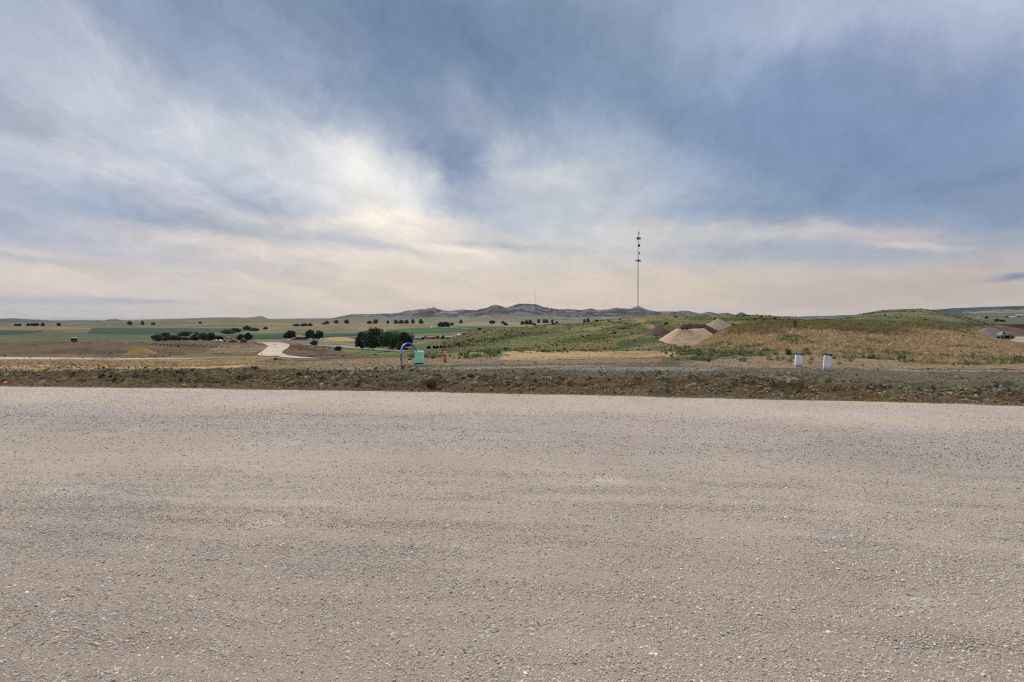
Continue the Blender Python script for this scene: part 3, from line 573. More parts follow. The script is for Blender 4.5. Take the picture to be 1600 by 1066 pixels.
# open ground behind the road and out to both sides
def sheet(name, x0, x1, y0, y1, z, mat, rgb, n=40):
    X, Y = np.meshgrid(np.linspace(x0, x1, n), np.linspace(y0, y1, n)); Zs = z + .3 * fbm(X * .03, Y * .03, 3, 55) - .3
    me = mesh_np(name, np.stack([X, Y, Zs], -1).reshape(-1, 3), grid_faces(n, n))
    at_ = me.color_attributes.new('cover', 'FLOAT_COLOR', 'POINT'); at_.data.foreach_set('color', np.tile(np.array(lin(rgb) + (1,), np.float32), n * n))
    return tag(new(name, me, mat), kind='structure')
sheet('meadow', -500, 500, -500, -11.9, 0, M_MID, (120, 108, 78))

# ---------------------------------------------------------------- draped sheets: crop fields and far roads
def resample(P, n):
    P = np.array(P, float); s = np.concatenate([[0], np.cumsum(np.hypot(*(P[1:] - P[:-1]).T))]); u = np.linspace(0, s[-1], n)
    return np.stack([np.interp(u, s, P[:, 0]), np.interp(u, s, P[:, 1])], 1)
def drape(name, A, B, mat, lift, n=60, m=10, dmin=60, rag=0.0, sd=1):
    A = resample(A, n); B = resample(B, n); w = np.linspace(0, 1, m)[:, None, None]
    G = A[None] * (1 - w) + B[None] * w
    if rag:
        G[0, :, 1] += rag * fbm(A[:, 0] * .12, A[:, 0] * 0, 4, sd); G[-1, :, 1] += rag * fbm(A[:, 0] * .12, A[:, 0] * 0, 4, sd + 9)
    x, y, z = hit(G[..., 0].ravel(), G[..., 1].ravel(), dmin)
    z = terrain(x, y) + lift
    me = mesh_np(name, np.stack([x, y, z], 1), grid_faces(m, n))
    return tag(new(name, me, mat), kind='structure')
def field_mat(name, rgb):
    m, nt, b = base_mat(name, .9, .1); pos = nd(nt, 'ShaderNodeNewGeometry').outputs['Position']; c = lin(rgb)
    st = nd(nt, 'ShaderNodeMapping', {'Vector': pos, 'Scale': (.003, .06, 1)}).outputs[0]
    n = noise(nt, st, 1.0, 4, .6); n2 = noise(nt, pos, .02, 5, .6)
    g = math_(nt, 'MULTIPLY', nd(nt, 'ShaderNodeMapRange', {0: n, 1: .3, 2: .7, 3: .86, 4: 1.14}).outputs[0], nd(nt, 'ShaderNodeMapRange', {0: n2, 1: .3, 2: .7, 3: .85, 4: 1.18}).outputs[0])
    nt.links.new(vmath(nt, 'MULTIPLY', c, nd(nt, 'ShaderNodeCombineXYZ', {0: g, 1: g, 2: g}).outputs[0]), b.inputs['Base Color']); return m
M_F1 = field_mat('dark green crop', (28, 60, 42)); M_F2 = field_mat('green crop', (42, 80, 38)); M_F3 = field_mat('pale green stubble', (92, 102, 58))
M_FR = field_mat('light gravel far road', (186, 168, 150)); M_AS = field_mat('worn asphalt', (132, 128, 128))
drape('field', [(-300, 517), (0, 516.5), (66, 517)], [(-300, 525), (0, 524), (66, 518.2)], M_F1, .35, dmin=450, rag=.3)
drape('field', [(145, 512.6), (300, 513.4), (402, 514)], [(137, 521), (230, 522), (300, 520), (402, 517.5)], M_F1, .35, dmin=450, rag=.3, sd=2)
drape('field', [(300, 524.4), (395, 524), (445, 523.5)], [(300, 530), (395, 530), (445, 529)], M_F1, .35, dmin=450, rag=.3, sd=3)
drape('field', [(503, 522), (530, 521.3), (565, 520.6)], [(503, 526.5), (530, 526), (565, 524)], M_F1, .35, dmin=450, rag=.3, sd=4)
drape('field', [(605, 516), (640, 513), (674, 511.9), (735, 515.5)], [(605, 523), (640, 522), (700, 519.5), (735, 517.8)], M_F2, .35, dmin=450)
drape('field', [(680, 511.3), (720, 510.4), (820, 511)], [(680, 511.9), (735, 515.2), (820, 513)], M_F2, .35, dmin=450)
drape('field', [(628, 523.2), (645, 522.3), (700, 520)], [(628, 527), (645, 527), (695, 522.4)], M_F3, .3, dmin=450, rag=.2)
drape('field', [(835, 508), (870, 506), (930, 506)], [(835, 510), (870, 508.6), (930, 507.8)], M_F1, .3, dmin=700)
drape('gravel_track', [(392, 535.2), (400, 535.6), (411, 536.9), (419.5, 541.6), (411, 548.2), (402, 554.3), (404, 556), (420, 557.2), (430, 556.4), (440, 559), (475, 561)],
      [(436, 535.3), (451.6, 538), (453, 541), (448, 545), (441.5, 549), (442, 552.7), (450, 556), (460, 557), (470, 558.6), (485, 559.7), (490, 560.2)], M_FR, .14, n=90, m=14, dmin=95)
drape('gravel_track', [(-400, 558), (0, 558.5), (100, 559.3), (200, 560), (300, 561)], [(-400, 562.5), (0, 562.4), (100, 562.4), (200, 562), (300, 561.8)], M_FR, .12, n=70, m=5, dmin=110)
drape('asphalt_road', [(470, 538), (500, 539.2), (535, 540.6), (570, 543.6), (600, 546.5), (640, 549.2), (700, 550.5)], [(470, 538.8), (500, 540.8), (535, 543.6), (570, 546.8), (600, 549.3), (640, 551.6), (700, 552)], M_AS, .25, n=80, m=5, dmin=150)

# ---------------------------------------------------------------- scattered stuff (stones, clods, grass)
PROTO = bpy.data.collections.new('prototypes')         # not linked: only drawn through the scatter
def proto_obj(name, me, coll): o = bpy.data.objects.new(name, me); coll.objects.link(o); return o
def rock_mesh(name, mat, seed, flat=.6, sub=1, jag=.28):
    r = random.Random(seed); bm = bmesh.new(); bmesh.ops.create_icosphere(bm, subdivisions=sub, radius=.5)
    for v in bm.verts: v.co *= 1 + r.uniform(-jag, jag)
    for v in bm.verts: v.co.z *= flat; v.co.x *= r.uniform(.92, 1.08)
    me = bpy.data.meshes.new(name); bm.to_mesh(me); bm.free(); me.materials.append(mat); return me
def tuft_mesh(name, mat, seed, blades=16, h=1.0, spread=.28, wid=.02, lean=.35, leafy=False):
    r = random.Random(seed); V = []; Fc = []
    for i in range(blades):
        a = r.uniform(0, 6.283); rr = spread * r.random() ** .6; bx, by = math.cos(a) * rr, math.sin(a) * rr
        hh_ = h * r.uniform(.5, 1.0); la = r.uniform(0, 6.283); L = lean * r.uniform(.2, 1) * hh_; w = wid * r.uniform(.6, 1.4); wa = r.uniform(0, 3.14)
        wx, wy = math.cos(wa) * w, math.sin(wa) * w
        mx, my, mz = bx + math.cos(la) * L * .35, by + math.sin(la) * L * .35, hh_ * .6
        tx, ty = bx + math.cos(la) * L, by + math.sin(la) * L
        n = len(V); k = 1.8 if leafy else 1
        V += [(bx - wx, by - wy, 0), (bx + wx, by + wy, 0), (mx + wx * k, my + wy * k, mz), (mx - wx * k, my - wy * k, mz), (tx, ty, hh_)]
        Fc += [(n, n + 1, n + 2, n + 3), (n + 3, n + 2, n + 4)]
    me = bpy.data.meshes.new(name); me.from_pydata(V, [], Fc); me.materials.append(mat); return me
def bush_mesh(name, mat, seed, n=90, leaf=.09):
    r = random.Random(seed); V = []; Fc = []
    for i in range(n):
        th = r.uniform(0, 6.283); u = r.random(); rr = .5 * (r.random() ** .4); zz = .06 + .62 * u * (1 - rr * .8) + .1 * r.random()
        c = Vector((math.cos(th) * rr, math.sin(th) * rr, zz)); q = Vector((r.gauss(0, 1), r.gauss(0, 1), r.gauss(0, 1))).normalized(); s = q.orthogonal().normalized() * leaf * r.uniform(.6, 1.3); t_ = q.cross(s)
        k = len(V); V += [c - s - t_ * .6, c + s - t_ * .6, c + s + t_ * .6, c - s + t_ * .6]; Fc.append((k, k + 1, k + 2, k + 3))
    me = bpy.data.meshes.new(name); me.from_pydata([tuple(v) for v in V], [], Fc); me.materials.append(mat); return me
def coll_of(name, meshes):
    c = bpy.data.collections.new(name)
    for i, m in enumerate(meshes): proto_obj(name + '_%02d' % i, m, c)
    return c
def scatter(name, P, scale, tint, coll, nproto, tilt=0.3, label=None, aniso=0.25):
    n = len(P); me = bpy.data.meshes.new(name); me.vertices.add(n); me.vertices.foreach_set('co', np.asarray(P, np.float32).ravel())
    def attr(nm, typ, key, dat): a = me.attributes.new(nm, typ, 'POINT'); a.data.foreach_set(key, np.ascontiguousarray(dat).ravel())
    sc = np.repeat(np.asarray(scale)[:, None], 3, 1) * (1 + aniso * (rng.random((n, 3)) * 2 - 1))
    attr('siz', 'FLOAT_VECTOR', 'vector', sc.astype(np.float32))
    rot = np.stack([(rng.random(n) * 2 - 1) * tilt, (rng.random(n) * 2 - 1) * tilt, rng.random(n) * 6.283], 1); attr('turn', 'FLOAT_VECTOR', 'vector', rot.astype(np.float32))
    attr('pick', 'INT', 'value', rng.integers(0, nproto, n).astype(np.int32))
    attr('tint', 'FLOAT_COLOR', 'color', np.concatenate([np.clip(tint, .003, .95), np.ones((n, 1))], 1).astype(np.float32))
    o = new(name, me); tag(o, kind='stuff')
    if label: o['label'] = label
    ng = bpy.data.node_groups.new(name, 'GeometryNodeTree'); ng.interface.new_socket('Geometry', in_out='INPUT', socket_type='NodeSocketGeometry'); ng.interface.new_socket('Geometry', in_out='OUTPUT', socket_type='NodeSocketGeometry')
    gi = ng.nodes.new('NodeGroupInput'); go = ng.nodes.new('NodeGroupOutput'); ip = ng.nodes.new('GeometryNodeInstanceOnPoints')
    ci = ng.nodes.new('GeometryNodeCollectionInfo'); ci.inputs[0].default_value = coll; ci.inputs['Separate Children'].default_value = True; ci.inputs['Reset Children'].default_value = True
    def na(nm, typ): q = ng.nodes.new('GeometryNodeInputNamedAttribute'); q.data_type = typ; q.inputs[0].default_value = nm; return q.outputs[0]
    er = ng.nodes.new('FunctionNodeEulerToRotation'); ng.links.new(na('turn', 'FLOAT_VECTOR'), er.inputs[0])
    ng.links.new(gi.outputs[0], ip.inputs['Points']); ng.links.new(ci.outputs[0], ip.inputs['Instance']); ip.inputs['Pick Instance'].default_value = True
    ng.links.new(na('pick', 'INT'), ip.inputs['Instance Index']); ng.links.new(er.outputs[0], ip.inputs['Rotation']); ng.links.new(na('siz', 'FLOAT_VECTOR'), ip.inputs['Scale'])
    ng.links.new(ip.outputs[0], go.inputs[0])
    md = o.modifiers.new('scatter', 'NODES'); md.node_group = ng
    return o
def rand_fan(n, d0, d1, a0, a1, power=1.0):
    # area-uniform in a fan; power < 1 pulls towards the near side
    u = rng.random(n); d = (d0 ** (2 * power) + u * (d1 ** (2 * power) - d0 ** (2 * power))) ** (1 / (2 * power)); a = a0 + (a1 - a0) * rng.random(n)
    return a * d, d
def palette(n, cols, wts, jit=.12, gain=1.0):
    c = np.array([lin(k) for k in cols]) * gain; c = c * .88 + .12 * c.mean(1, keepdims=True); w = np.array(wts, float); w /= w.sum(); i = rng.choice(len(cols), n, p=w)
    return c[i] * (1 + jit * (rng.random((n, 1)) * 2 - 1)) * (1 + .04 * (rng.random((n, 3)) * 2 - 1))

STONES = coll_of('stone', [rock_mesh('stone_%d' % i, M_STONE, 100 + i, .55, 1) for i in range(6)])
CLODS = coll_of('clod', [rock_mesh('clod_%d' % i, M_CLOD, 200 + i, .8, 1, .35) for i in range(6)])
GRASS = coll_of('tuft', [tuft_mesh('tuft_%d' % i, M_BLADE, 300 + i) for i in range(5)])
WEEDS = coll_of('weed', [tuft_mesh('weed_%d' % i, M_BLADE, 400 + i, 22, 1.0, .35, .05, .6, True) for i in range(3)] + [bush_mesh('weed_b%d' % i, M_BLADE, 420 + i) for i in range(3)])

# gravel on the road
def clump(x, y): return .5 + .5 * np.clip(fbm(x * .8, y * .8, 3, 101) * 2.2, -1, 1)
x, y = rand_fan(430000, 2.2, 7.4, -1.3, 1.3, .8); k = rng.random(len(x)) < (.45 + .55 * clump(x, y)) * (1 - sstep(5.6, 7.4, y)); x, y = x[k], y[k]
s = .006 + .009 * rng.random(len(x)) ** 2 + .018 * (rng.random(len(x)) ** 16)
P = np.stack([x, y, road_z(x, y) + s * .06], 1)
scatter('gravel', P, s, palette(len(x), [(182, 168, 152), (194, 181, 165), (208, 197, 182), (174, 166, 158), (132, 124, 117), (182, 160, 140), (228, 219, 205), (158, 144, 130)], [7, 5, 2.6, 3, .8, 3.5, .6, 2]), STONES, 6, .5)
x, y = rand_fan(250000, 5.6, 15.5, -1.25, 1.25, .8); tt = edge_y(x) - y
dens = .22 + .65 * np.exp(-((tt - 4.6 + 1.2 * fbm(x * .3, tt * .3, 2, 103)) / 1.5) ** 2) + .12 * np.exp(-((tt - .35) / .3) ** 2); k = (tt > .02) & (rng.random(len(x)) < sstep(5.6, 7.6, y) * dens * (.35 + .65 * clump(x * .3, y * 1.6)))
sp = (tt > -.35) & (tt <= .02) & (rng.random(len(x)) < .28 * np.exp(tt / .12)) & (y > 9); k = k | sp; x, y = x[k], y[k]; s = .010 + .016 * rng.random(len(x)) ** 2
scatter('gravel', np.stack([x, y, np.where(edge_y(x) > y, road_z(x, y), terrain(x, y)) + s * .10], 1), s, palette(len(x), [(180, 168, 158), (194, 186, 178), (206, 198, 190), (144, 136, 129), (96, 88, 82), (176, 156, 136)], [5, 4, 2, 2.5, 2.2, 2]), STONES, 6, .5)

# clods on the bank and rubble on the flat behind it
def place(x, y, s, sink=.15): return np.stack([x, y, terrain(x, y) - s * sink], 1)
x, y = rand_fan(170000, 10.5, 21, -1.2, 1.2); e = y - edge_y(x)
bn = .5 + .5 * np.clip(fbm(x * .7, y * .9, 3, 111) * 2, -1, 1)
k = (e > .12) & (e < 6.5) & (rng.random(len(x)) < np.where(e < 3.2, .95, .45) * (.35 + .65 * bn)); x, y, e = x[k], y[k], e[k]
s = .020 + .080 * rng.random(len(x)) ** 4 + .14 * rng.random(len(x)) ** 50; s *= np.where(e < 3, 1.1, .75) * np.where(e < .5, .6, 1)
gx = sstep(-2, 3, x)[:, None]
t1 = palette(len(x), [(124, 107, 76), (100, 84, 58), (140, 124, 92), (158, 142, 108), (78, 64, 46), (140, 108, 60)], [5, 4, 4, 2, 3, 1], .2)
t2 = palette(len(x), [(122, 113, 90), (136, 127, 103), (100, 90, 68), (152, 143, 120), (78, 68, 50), (138, 106, 58)], [5, 4, 4, 2, 3, .8], .2)
gx = gx * (1 - .8 * sstep(.07, .11, s)[:, None]); scatter('dirt_clods', place(x, y, s, .16), s, 1.18 * (t1 * (1 - gx) + t2 * gx), CLODS, 6, .8, aniso=.4)
x, y = rand_fan(52000, 15.5, 44, -1.2, 1.2, .75); px_, py_ = pxpy(x, y, terrain(x, y)); e = y - edge_y(x)
k = (e > 4.5) & ~((px_ < 400) & (y > 23)) & (py_ < 592) & ~((px_ > 1120) & (py_ < 552)) & (rng.random(len(x)) < .25 + .75 * (.5 + fbm(x * .5, y * .5, 3, 113))); x, y = x[k], y[k]
s = .025 + .09 * rng.random(len(x)) ** 4
scatter('rubble', place(x, y, s, .05), s, palette(len(x), [(130, 122, 102), (144, 134, 114), (112, 102, 82), (166, 156, 138), (92, 82, 66)], [5, 4, 3, 1.5, 2], .15), CLODS, 6, .8, aniso=.4)
# band of pale crushed rock on the flat
x, y = rand_fan(5000, 19, 25, .05, .42); px_, py_ = pxpy(x, y, terrain(x, y)); k = np.abs(py_ - (578 - (px_ - 860) * .004) + 1.2 * fbm(x, y, 2, 9)) < 1.6; x, y = x[k], y[k]; s = .03 + .05 * rng.random(len(x)) ** 2
scatter('crushed_rock', place(x, y, s, .1), s, palette(len(x), [(146, 141, 130), (128, 123, 112), (172, 168, 156)], [3, 3, 2]), STONES, 6, .6)

# grass: dry field on the rise to the right
def field_ok(x, y):
    z = terrain(x, y); px_, py_ = pxpy(x, y, z)
    lim = np.interp(px_, [1040, 1100, 1180, 1230, 1300, 1380, 1440, 1500, 1700, 2400], [546, 549, 549, 548, 557, 561, 567, 570, 568, 566]) + 2.0 * fbm(x * .5, y * .3, 3, 120)
    left = np.interp(py_, [500, 520, 540, 552], [1165, 1122, 1092, 1075]) + 10 * fbm(x * .3, y * .3, 2, 121)
    return (py_ < lim) & (px_ > left), px_, py_, z
x, y = rand_fan(120000, 22, 98, .30, 1.22, .62); ok, px_, py_, z = field_ok(x, y); x, y, px_, py_, z = x[ok], y[ok], px_[ok], py_[ok], z[ok]
s = (.18 + .16 * rng.random(len(x))) * np.clip(y / 42, .8, 1.1)
top = sstep(524, 512, py_ + 13 * fbm(x * .16, y * .07, 4, 122)); gp = sstep(.15, .45, fbm(x * .35, y * .22, 3, 123)); low = sstep(545, 560, py_) * .4
td = palette(len(x), [(166, 142, 106), (184, 158, 118), (144, 120, 84), (126, 110, 72), (206, 184, 144)], [5, 5, 3, 3, 1.6], gain=1.55); tg = palette(len(x), [(104, 100, 60), (122, 110, 66), (88, 88, 52), (138, 120, 74), (160, 138, 98)], [3, 3, 2, 3, 2.5], gain=1.45); tw = palette(len(x), [(74, 88, 52), (90, 100, 60)], [1, 1], gain=1.65)
r1 = (rng.random(len(x)) < top * .62)[:, None]; r2 = (rng.random(len(x)) < np.clip(gp * .55 + low * .3, 0, 1))[:, None]
s = s * (1 + .5 * r1[:, 0]); tn = np.where(r1, tg, td); tn = np.where(r2, tw, tn)
scatter('dry_grass', np.stack([x, y, z - .02], 1), s, tn, GRASS, 5, .18, aniso=.35)
# leafy weeds along the foot of the grass and on the rim
x, y = rand_fan(26000, 22, 75, -.24, 1.2, .7); z = terrain(x, y); px_, py_ = pxpy(x, y, z)
fo = np.interp(px_, [1040, 1100, 1180, 1230, 1300, 1380, 1440, 1500, 1700], [556, 554, 553, 552, 558, 562, 567, 570, 569])
band = np.exp(-((py_ - fo + 3) / 4.0) ** 2) * (px_ > 1050) + .35 * np.exp(-((py_ - fo - 6) / 6.0) ** 2) * (px_ > 1080) * (px_ < 1360) + .35 * (px_ > 1030) * (px_ < 1140) * (py_ > 545) * (py_ < 566 - (px_ - 1030) * .04)
rim = ((px_ > 640) & (px_ < 1000) & (py_ < np.interp(px_, [640, 760, 800, 1000], [561, 560, 552, 550])) & (py_ > 545)) * .6
k = rng.random(len(x)) < (band + rim) * (.06 + .94 * sstep(.0, .35, fbm(x * .5, y * .3, 3, 131))); x, y, z, px_ = x[k], y[k], z[k], px_[k]
s = (.16 + .26 * rng.random(len(x)) ** 2) * np.where(px_ < 1000, 1.1, 1.0)
scatter('weeds', np.stack([x, y, z - .02], 1), s, palette(len(x), [(88, 98, 64), (104, 110, 74), (74, 86, 56), (130, 124, 84), (152, 134, 96)], [4, 3, 2.4, 2, 1.6], gain=1.75), WEEDS, 6, .3)
# dry grass strip on the left
x, y = rand_fan(26000, 22.5, 42, -1.22, -.42, .8); z = terrain(x, y); px_, py_ = pxpy(x, y, z)
lo = np.interp(px_, [-200, 0, 100, 200, 300, 380], [579, 579, 577, 575.5, 574, 571]); k = (py_ < lo + 1.5 * fbm(x * .6, y * .4, 3, 141)) & (rng.random(len(x)) < .35 + .65 * sstep(-.2, .2, fbm(x * .4, y * .4, 2, 142))); x, y, z = x[k], y[k], z[k]
s = (.11 + .12 * rng.random(len(x))) * (1 - .55 * sstep(28, 40, y)); gm_ = (rng.random(len(x)) < .4 * sstep(.1, .4, fbm(x * .5, y * .4, 3, 143)))[:, None]
scatter('dry_grass', np.stack([x, y, z - .02], 1), s, np.where(gm_, palette(len(x), [(88, 98, 58), (106, 108, 66)], [1, 1], gain=1.65), palette(len(x), [(182, 160, 124), (166, 142, 104), (198, 180, 146), (140, 120, 86)], [4, 4, 2, 3], gain=1.35)), GRASS, 5, .2)
# tan grass on the spoil rim and its tail
x, y = rand_fan(16000, 38, 62, -.02, .42, .8); z = terrain(x, y); px_, py_ = pxpy(x, y, z); k = (py_ > 547) & (py_ < 560) & (rng.random(len(x)) < .7 * sstep(-.3, .3, fbm(x * .3, y * .4, 3, 144))) & (rng.random(len(x)) < sstep(850, 960, px_)); x, y, z = x[k], y[k], z[k]
s = .07 + .10 * rng.random(len(x)); scatter('dry_grass', np.stack([x, y, z - .02], 1), s, palette(len(x), [(184, 156, 112), (166, 138, 94), (150, 128, 84)], [3, 3, 2], gain=1.65), GRASS, 5, .2)
# rough pasture and scrub on the green hill
x, y = rand_fan(42000, 84, 330, -.2, .62, .75); z = terrain(x, y); px_, py_ = pxpy(x, y, z)
k0 = (y > 112) | ((px_ > 960) & (px_ < 1105)); x, y, z, px_, py_ = x[k0], y[k0], z[k0], px_[k0], py_[k0]
crest = np.interp(px_, [640, 700, 748, 870, 1000, 1200, 1300], [546, 531, 513, 508, 495, 493, 501]); k = (py_ < 549) & (py_ > crest - 1) & (px_ > 690); x, y, z, px_, py_ = x[k], y[k], z[k], px_[k], py_[k]
den = sstep(-.25, .35, fbm(x * .05, y * .03, 4, 151)); k = rng.random(len(x)) < .15 + .85 * den; x, y, z, den = x[k], y[k], z[k], den[k]
s = .16 + .30 * rng.random(len(x)) ** 2
scatter('pasture_scrub', np.stack([x, y, z - .1 * s], 1), s, palette(len(x), [(84, 90, 50), (94, 98, 54), (74, 82, 46), (110, 102, 60), (66, 72, 44)], [4, 3, 3, 3, 1.6], .15, gain=1.5), WEEDS, 6, .2, aniso=.3)
k = rng.random(len(x)) < .009
s = .5 + .9 * rng.random(k.sum()); scatter('sagebrush', np.stack([x[k], y[k], z[k] - .1], 1), s, palette(k.sum(), [(48, 54, 38), (58, 64, 44)], [1, 1]), coll_of('sage', [bush_mesh('sage_%d' % i, M_BLADE, 440 + i, 120, .1) for i in range(3)]), 3, .2)
# scrub on the right-hand rise and the brown site on the left
x, y = rand_fan(14000, 280, 470, .58, 1.02); z = terrain(x, y); px_, py_ = pxpy(x, y, z); k = (px_ > 1270) & (px_ < 1560) & (rng.random(len(x)) < sstep(-.2, .5, fbm(x * .04, y * .03, 4, 153))); x, y, z = x[k], y[k], z[k]
scatter('pasture_scrub', np.stack([x, y, z - .1], 1), .3 + .6 * rng.random(len(x)) ** 2, palette(len(x), [(76, 86, 50), (90, 96, 56), (62, 70, 44), (112, 102, 66)], [3, 3, 2, 2], gain=1.5), WEEDS, 6, .2)
x, y = rand_fan(26000, 100, 345, -1.05, -.2, .8); z = terrain(x, y); px_, py_ = pxpy(x, y, z); k = (py_ > 533) & (py_ < 566) & (rng.random(len(x)) < sstep(.0, .5, fbm(x * .05, y * .04, 4, 155))); x, y, z = x[k], y[k], z[k]
scatter('dirt_clods', np.stack([x, y, z], 1), .25 + .7 * rng.random(len(x)) ** 3, palette(len(x), [(92, 74, 58), (72, 58, 46), (112, 92, 70), (124, 110, 82), (88, 92, 58)], [4, 3, 3, 2, .6]), CLODS, 6, .6, aniso=.4)

# ---------------------------------------------------------------- trees
def tree(name, label, px, pyb, d, wpx, hpx, mat=None, seed=0, trunk=.18, cat='tree', group=None, lobes=None, dens=1.0, ax=1.0):
    r = np.random.default_rng(seed + 1000)
    x = (px - CX) / (F * CA + 30 * SA) * d; zb = ground(x, d)
    zt = H + d * slope(pyb - hpx); W = wpx * d / F * .84; Ht = max(zt - zb, hpx * d / F * .8) * .97
    if cat == 'tree' and d > 1100: Ht *= .82; W *= .9
    T = thing(name, label, cat, (x, d, zb), 0, group)
    mb = MB(); tr = max(.08, Ht * .022)
    mb.tube([(0, 0, -.3), (W * .02, 0, Ht * .25), (-W * .02, W * .02, Ht * .55)], [tr, tr * .75, tr * .35], 6)
    for i in range(3 if hpx > 8 else 0):
        a = r.uniform(0, 6.28); mb.tube([(0, 0, Ht * .2), (math.cos(a) * W * .18, math.sin(a) * W * .18, Ht * .45), (math.cos(a) * W * .3, math.sin(a) * W * .3, Ht * .62)], [tr * .6, tr * .4, tr * .15], 5)
    mb.build('trunk', M_BARK, T)
    nl = lobes or max(3, int(4 + wpx / 4)); L = []
    for i in range(nl):
        a = r.uniform(0, 6.28); q = math.sqrt(r.random()) * .36; hh_ = r.uniform(trunk + .18, .80)
        rad = r.uniform(.16, .30) * (1.15 - .5 * abs(hh_ - .5)); L.append((math.cos(a) * q * W, math.sin(a) * q * W * .8, hh_ * Ht, rad * W, rad * Ht * .95))
    L.append((0, 0, Ht * .84, W * .2, Ht * .16)); L.append((0, 0, Ht * (trunk + 1) / 2 * .95, W * .33, Ht * (.95 - trunk) * .42))
    L.append((-W * .32, 0, Ht * .42, W * .18, Ht * .26)); L.append((W * .32, 0, Ht * .4, W * .18, Ht * .26))
    n = int(min(5200, max(90, wpx * hpx * 7 * dens))); li = r.integers(0, len(L), n); LL = np.array(L)[li]
    u = r.normal(size=(n, 3)); u /= np.linalg.norm(u, axis=1)[:, None]; rr = r.random(n) ** .28 * (1 + .12 * r.normal(size=n))
    c = np.stack([LL[:, 0] + u[:, 0] * rr * LL[:, 3], LL[:, 1] + u[:, 1] * rr * LL[:, 3], LL[:, 2] + u[:, 2] * rr * LL[:, 4]], 1)
    c[:, 2] = np.clip(c[:, 2], Ht * trunk * .35, Ht * 1.0)
    ls = max(.75 * d / F, .12) * (.7 + .6 * r.random(n))[:, None] * (1.5 if n < 200 else 1.0)
    q = r.normal(size=(n, 3)); q /= np.linalg.norm(q, axis=1)[:, None]; s = np.cross(q, r.normal(size=(n, 3))); s /= np.linalg.norm(s, axis=1)[:, None]; t_ = np.cross(q, s)
    V = np.stack([c - s * ls - t_ * ls * .7, c + s * ls - t_ * ls * .7, c + s * ls + t_ * ls * .7, c - s * ls + t_ * ls * .7], 1).reshape(-1, 3)
    me = mesh_np('crown', V, np.arange(4 * n).reshape(-1, 4), False)
    new('crown', me, mat or M_LEAF, T); return T
G1 = 'cottonwoods beside the asphalt road'
tree('cottonwood_tree', 'tallest dark cottonwood, left of the dense grove beyond the asphalt road', 583, 545, 292, 44, 34, M_LEAF, 1, .05, group=G1, dens=1.1)
tree('cottonwood_tree', 'dark lower cottonwood at the far left end of the dense grove', 565, 543, 300, 26, 25, M_LEAF, 2, .05, group=G1)
tree('cottonwood_tree', 'broad lighter green cottonwood in the middle of the grove left of the blue hose', 607, 547, 284, 38, 30, M_LEAF2, 3, .03, group=G1, dens=1.1)
tree('cottonwood_tree', 'rounded cottonwood at the right end of the grove, right behind the blue hose', 631, 547, 290, 32, 29, M_LEAF, 4, .03, group=G1, dens=1.1)
tree('cottonwood_tree', 'small pale bush-like tree in front of the right end of the grove', 626, 548, 272, 14, 15, M_LEAF2, 5, .02, group=G1)
tree('shade_tree', 'big dark round tree left of the red-roofed farmhouse', 452, 531.5, 455, 23, 15, M_LEAF, 6, .05, dens=1.3)
tree('shade_tree', 'left half of the dark tree pair right of the red-roofed farmhouse', 485, 531.5, 455, 16, 16, M_LEAF, 7, .05, dens=1.3)
tree('shade_tree', 'right half of the dark tree pair right of the red-roofed farmhouse', 497, 531.5, 460, 17, 15, M_LEAF, 8, .05, dens=1.3)
tree('bush', 'dark round bush above the far end of the asphalt road', 490, 540, 352, 13, 8, M_LEAF, 9, 0, 'bush', dens=1.5)
tree('bush', 'lone dark round bush below the asphalt road', 526.5, 548, 255, 11.5, 6.5, M_LEAF, 10, 0, 'bush', dens=2)
tree('bush', 'dark bush just left of the green box, under the arch of the hose', 634, 549.5, 245, 14, 6, M_LEAF, 11, 0, 'bush', dens=1.5)
G2 = 'river trees across the valley on the left'
for i, (px, pyb, d, w, h, lab) in enumerate([
    (246, 533, 430, 20, 11, 'leftmost river tree of the row behind the brown earthworks'), (256, 532.6, 440, 17, 12.5, 'second river tree from the left behind the brown earthworks'),
    (268, 533, 435, 18, 9, 'third, lower river tree from the left behind the brown earthworks'), (277, 533, 440, 12, 8, 'small river tree ending the left clump behind the earthworks'),
    (262, 525, 560, 8, 5, 'small dark tree poking above the left river clump'), (287, 524.3, 640, 24, 6, 'wide low dark tree in front of the long green field'),
    (307, 523, 700, 8, 4, 'tiny dark tree right of the wide low one in the green field'), (290, 533, 440, 12, 6, 'low bush between the two river clumps'),
    (303, 532.8, 445, 16, 10, 'river tree just left of the largest river tree'), (318, 532.8, 440, 20, 13, 'large rounded river tree left of the white pickups'),
    (330, 532.8, 445, 22, 13, 'large rounded river tree behind the white pickups'), (343, 533.5, 440, 12, 8, 'dark river tree behind the excavator boom'),
    (355, 521.5, 740, 26, 6.5, 'low dark tree mass beyond the excavator'), (367, 520, 800, 20, 7, 'dark tree on the river bend beyond the excavator'),
    (386, 515.5, 1000, 12, 6, 'highest of the dark trees along the river bend'), (396, 518, 900, 18, 6, 'right-hand tree along the river bend'),
    (375, 532.5, 450, 14, 10, 'mid green tree behind the excavator cab'), (387, 532.5, 455, 16, 13, 'mid green tree right of the excavator, beside the red roller'),
    (414.5, 515, 1050, 8, 4, 'small lone dark tree in the dry pasture right of the river bend')]):
    tree('river_tree', lab, px, pyb, d, w, h, M_LEAF if i % 3 else M_LEAF2, 30 + i, .02, group=G2, dens=1.1)
G3 = 'far trees along the foot of the hills'
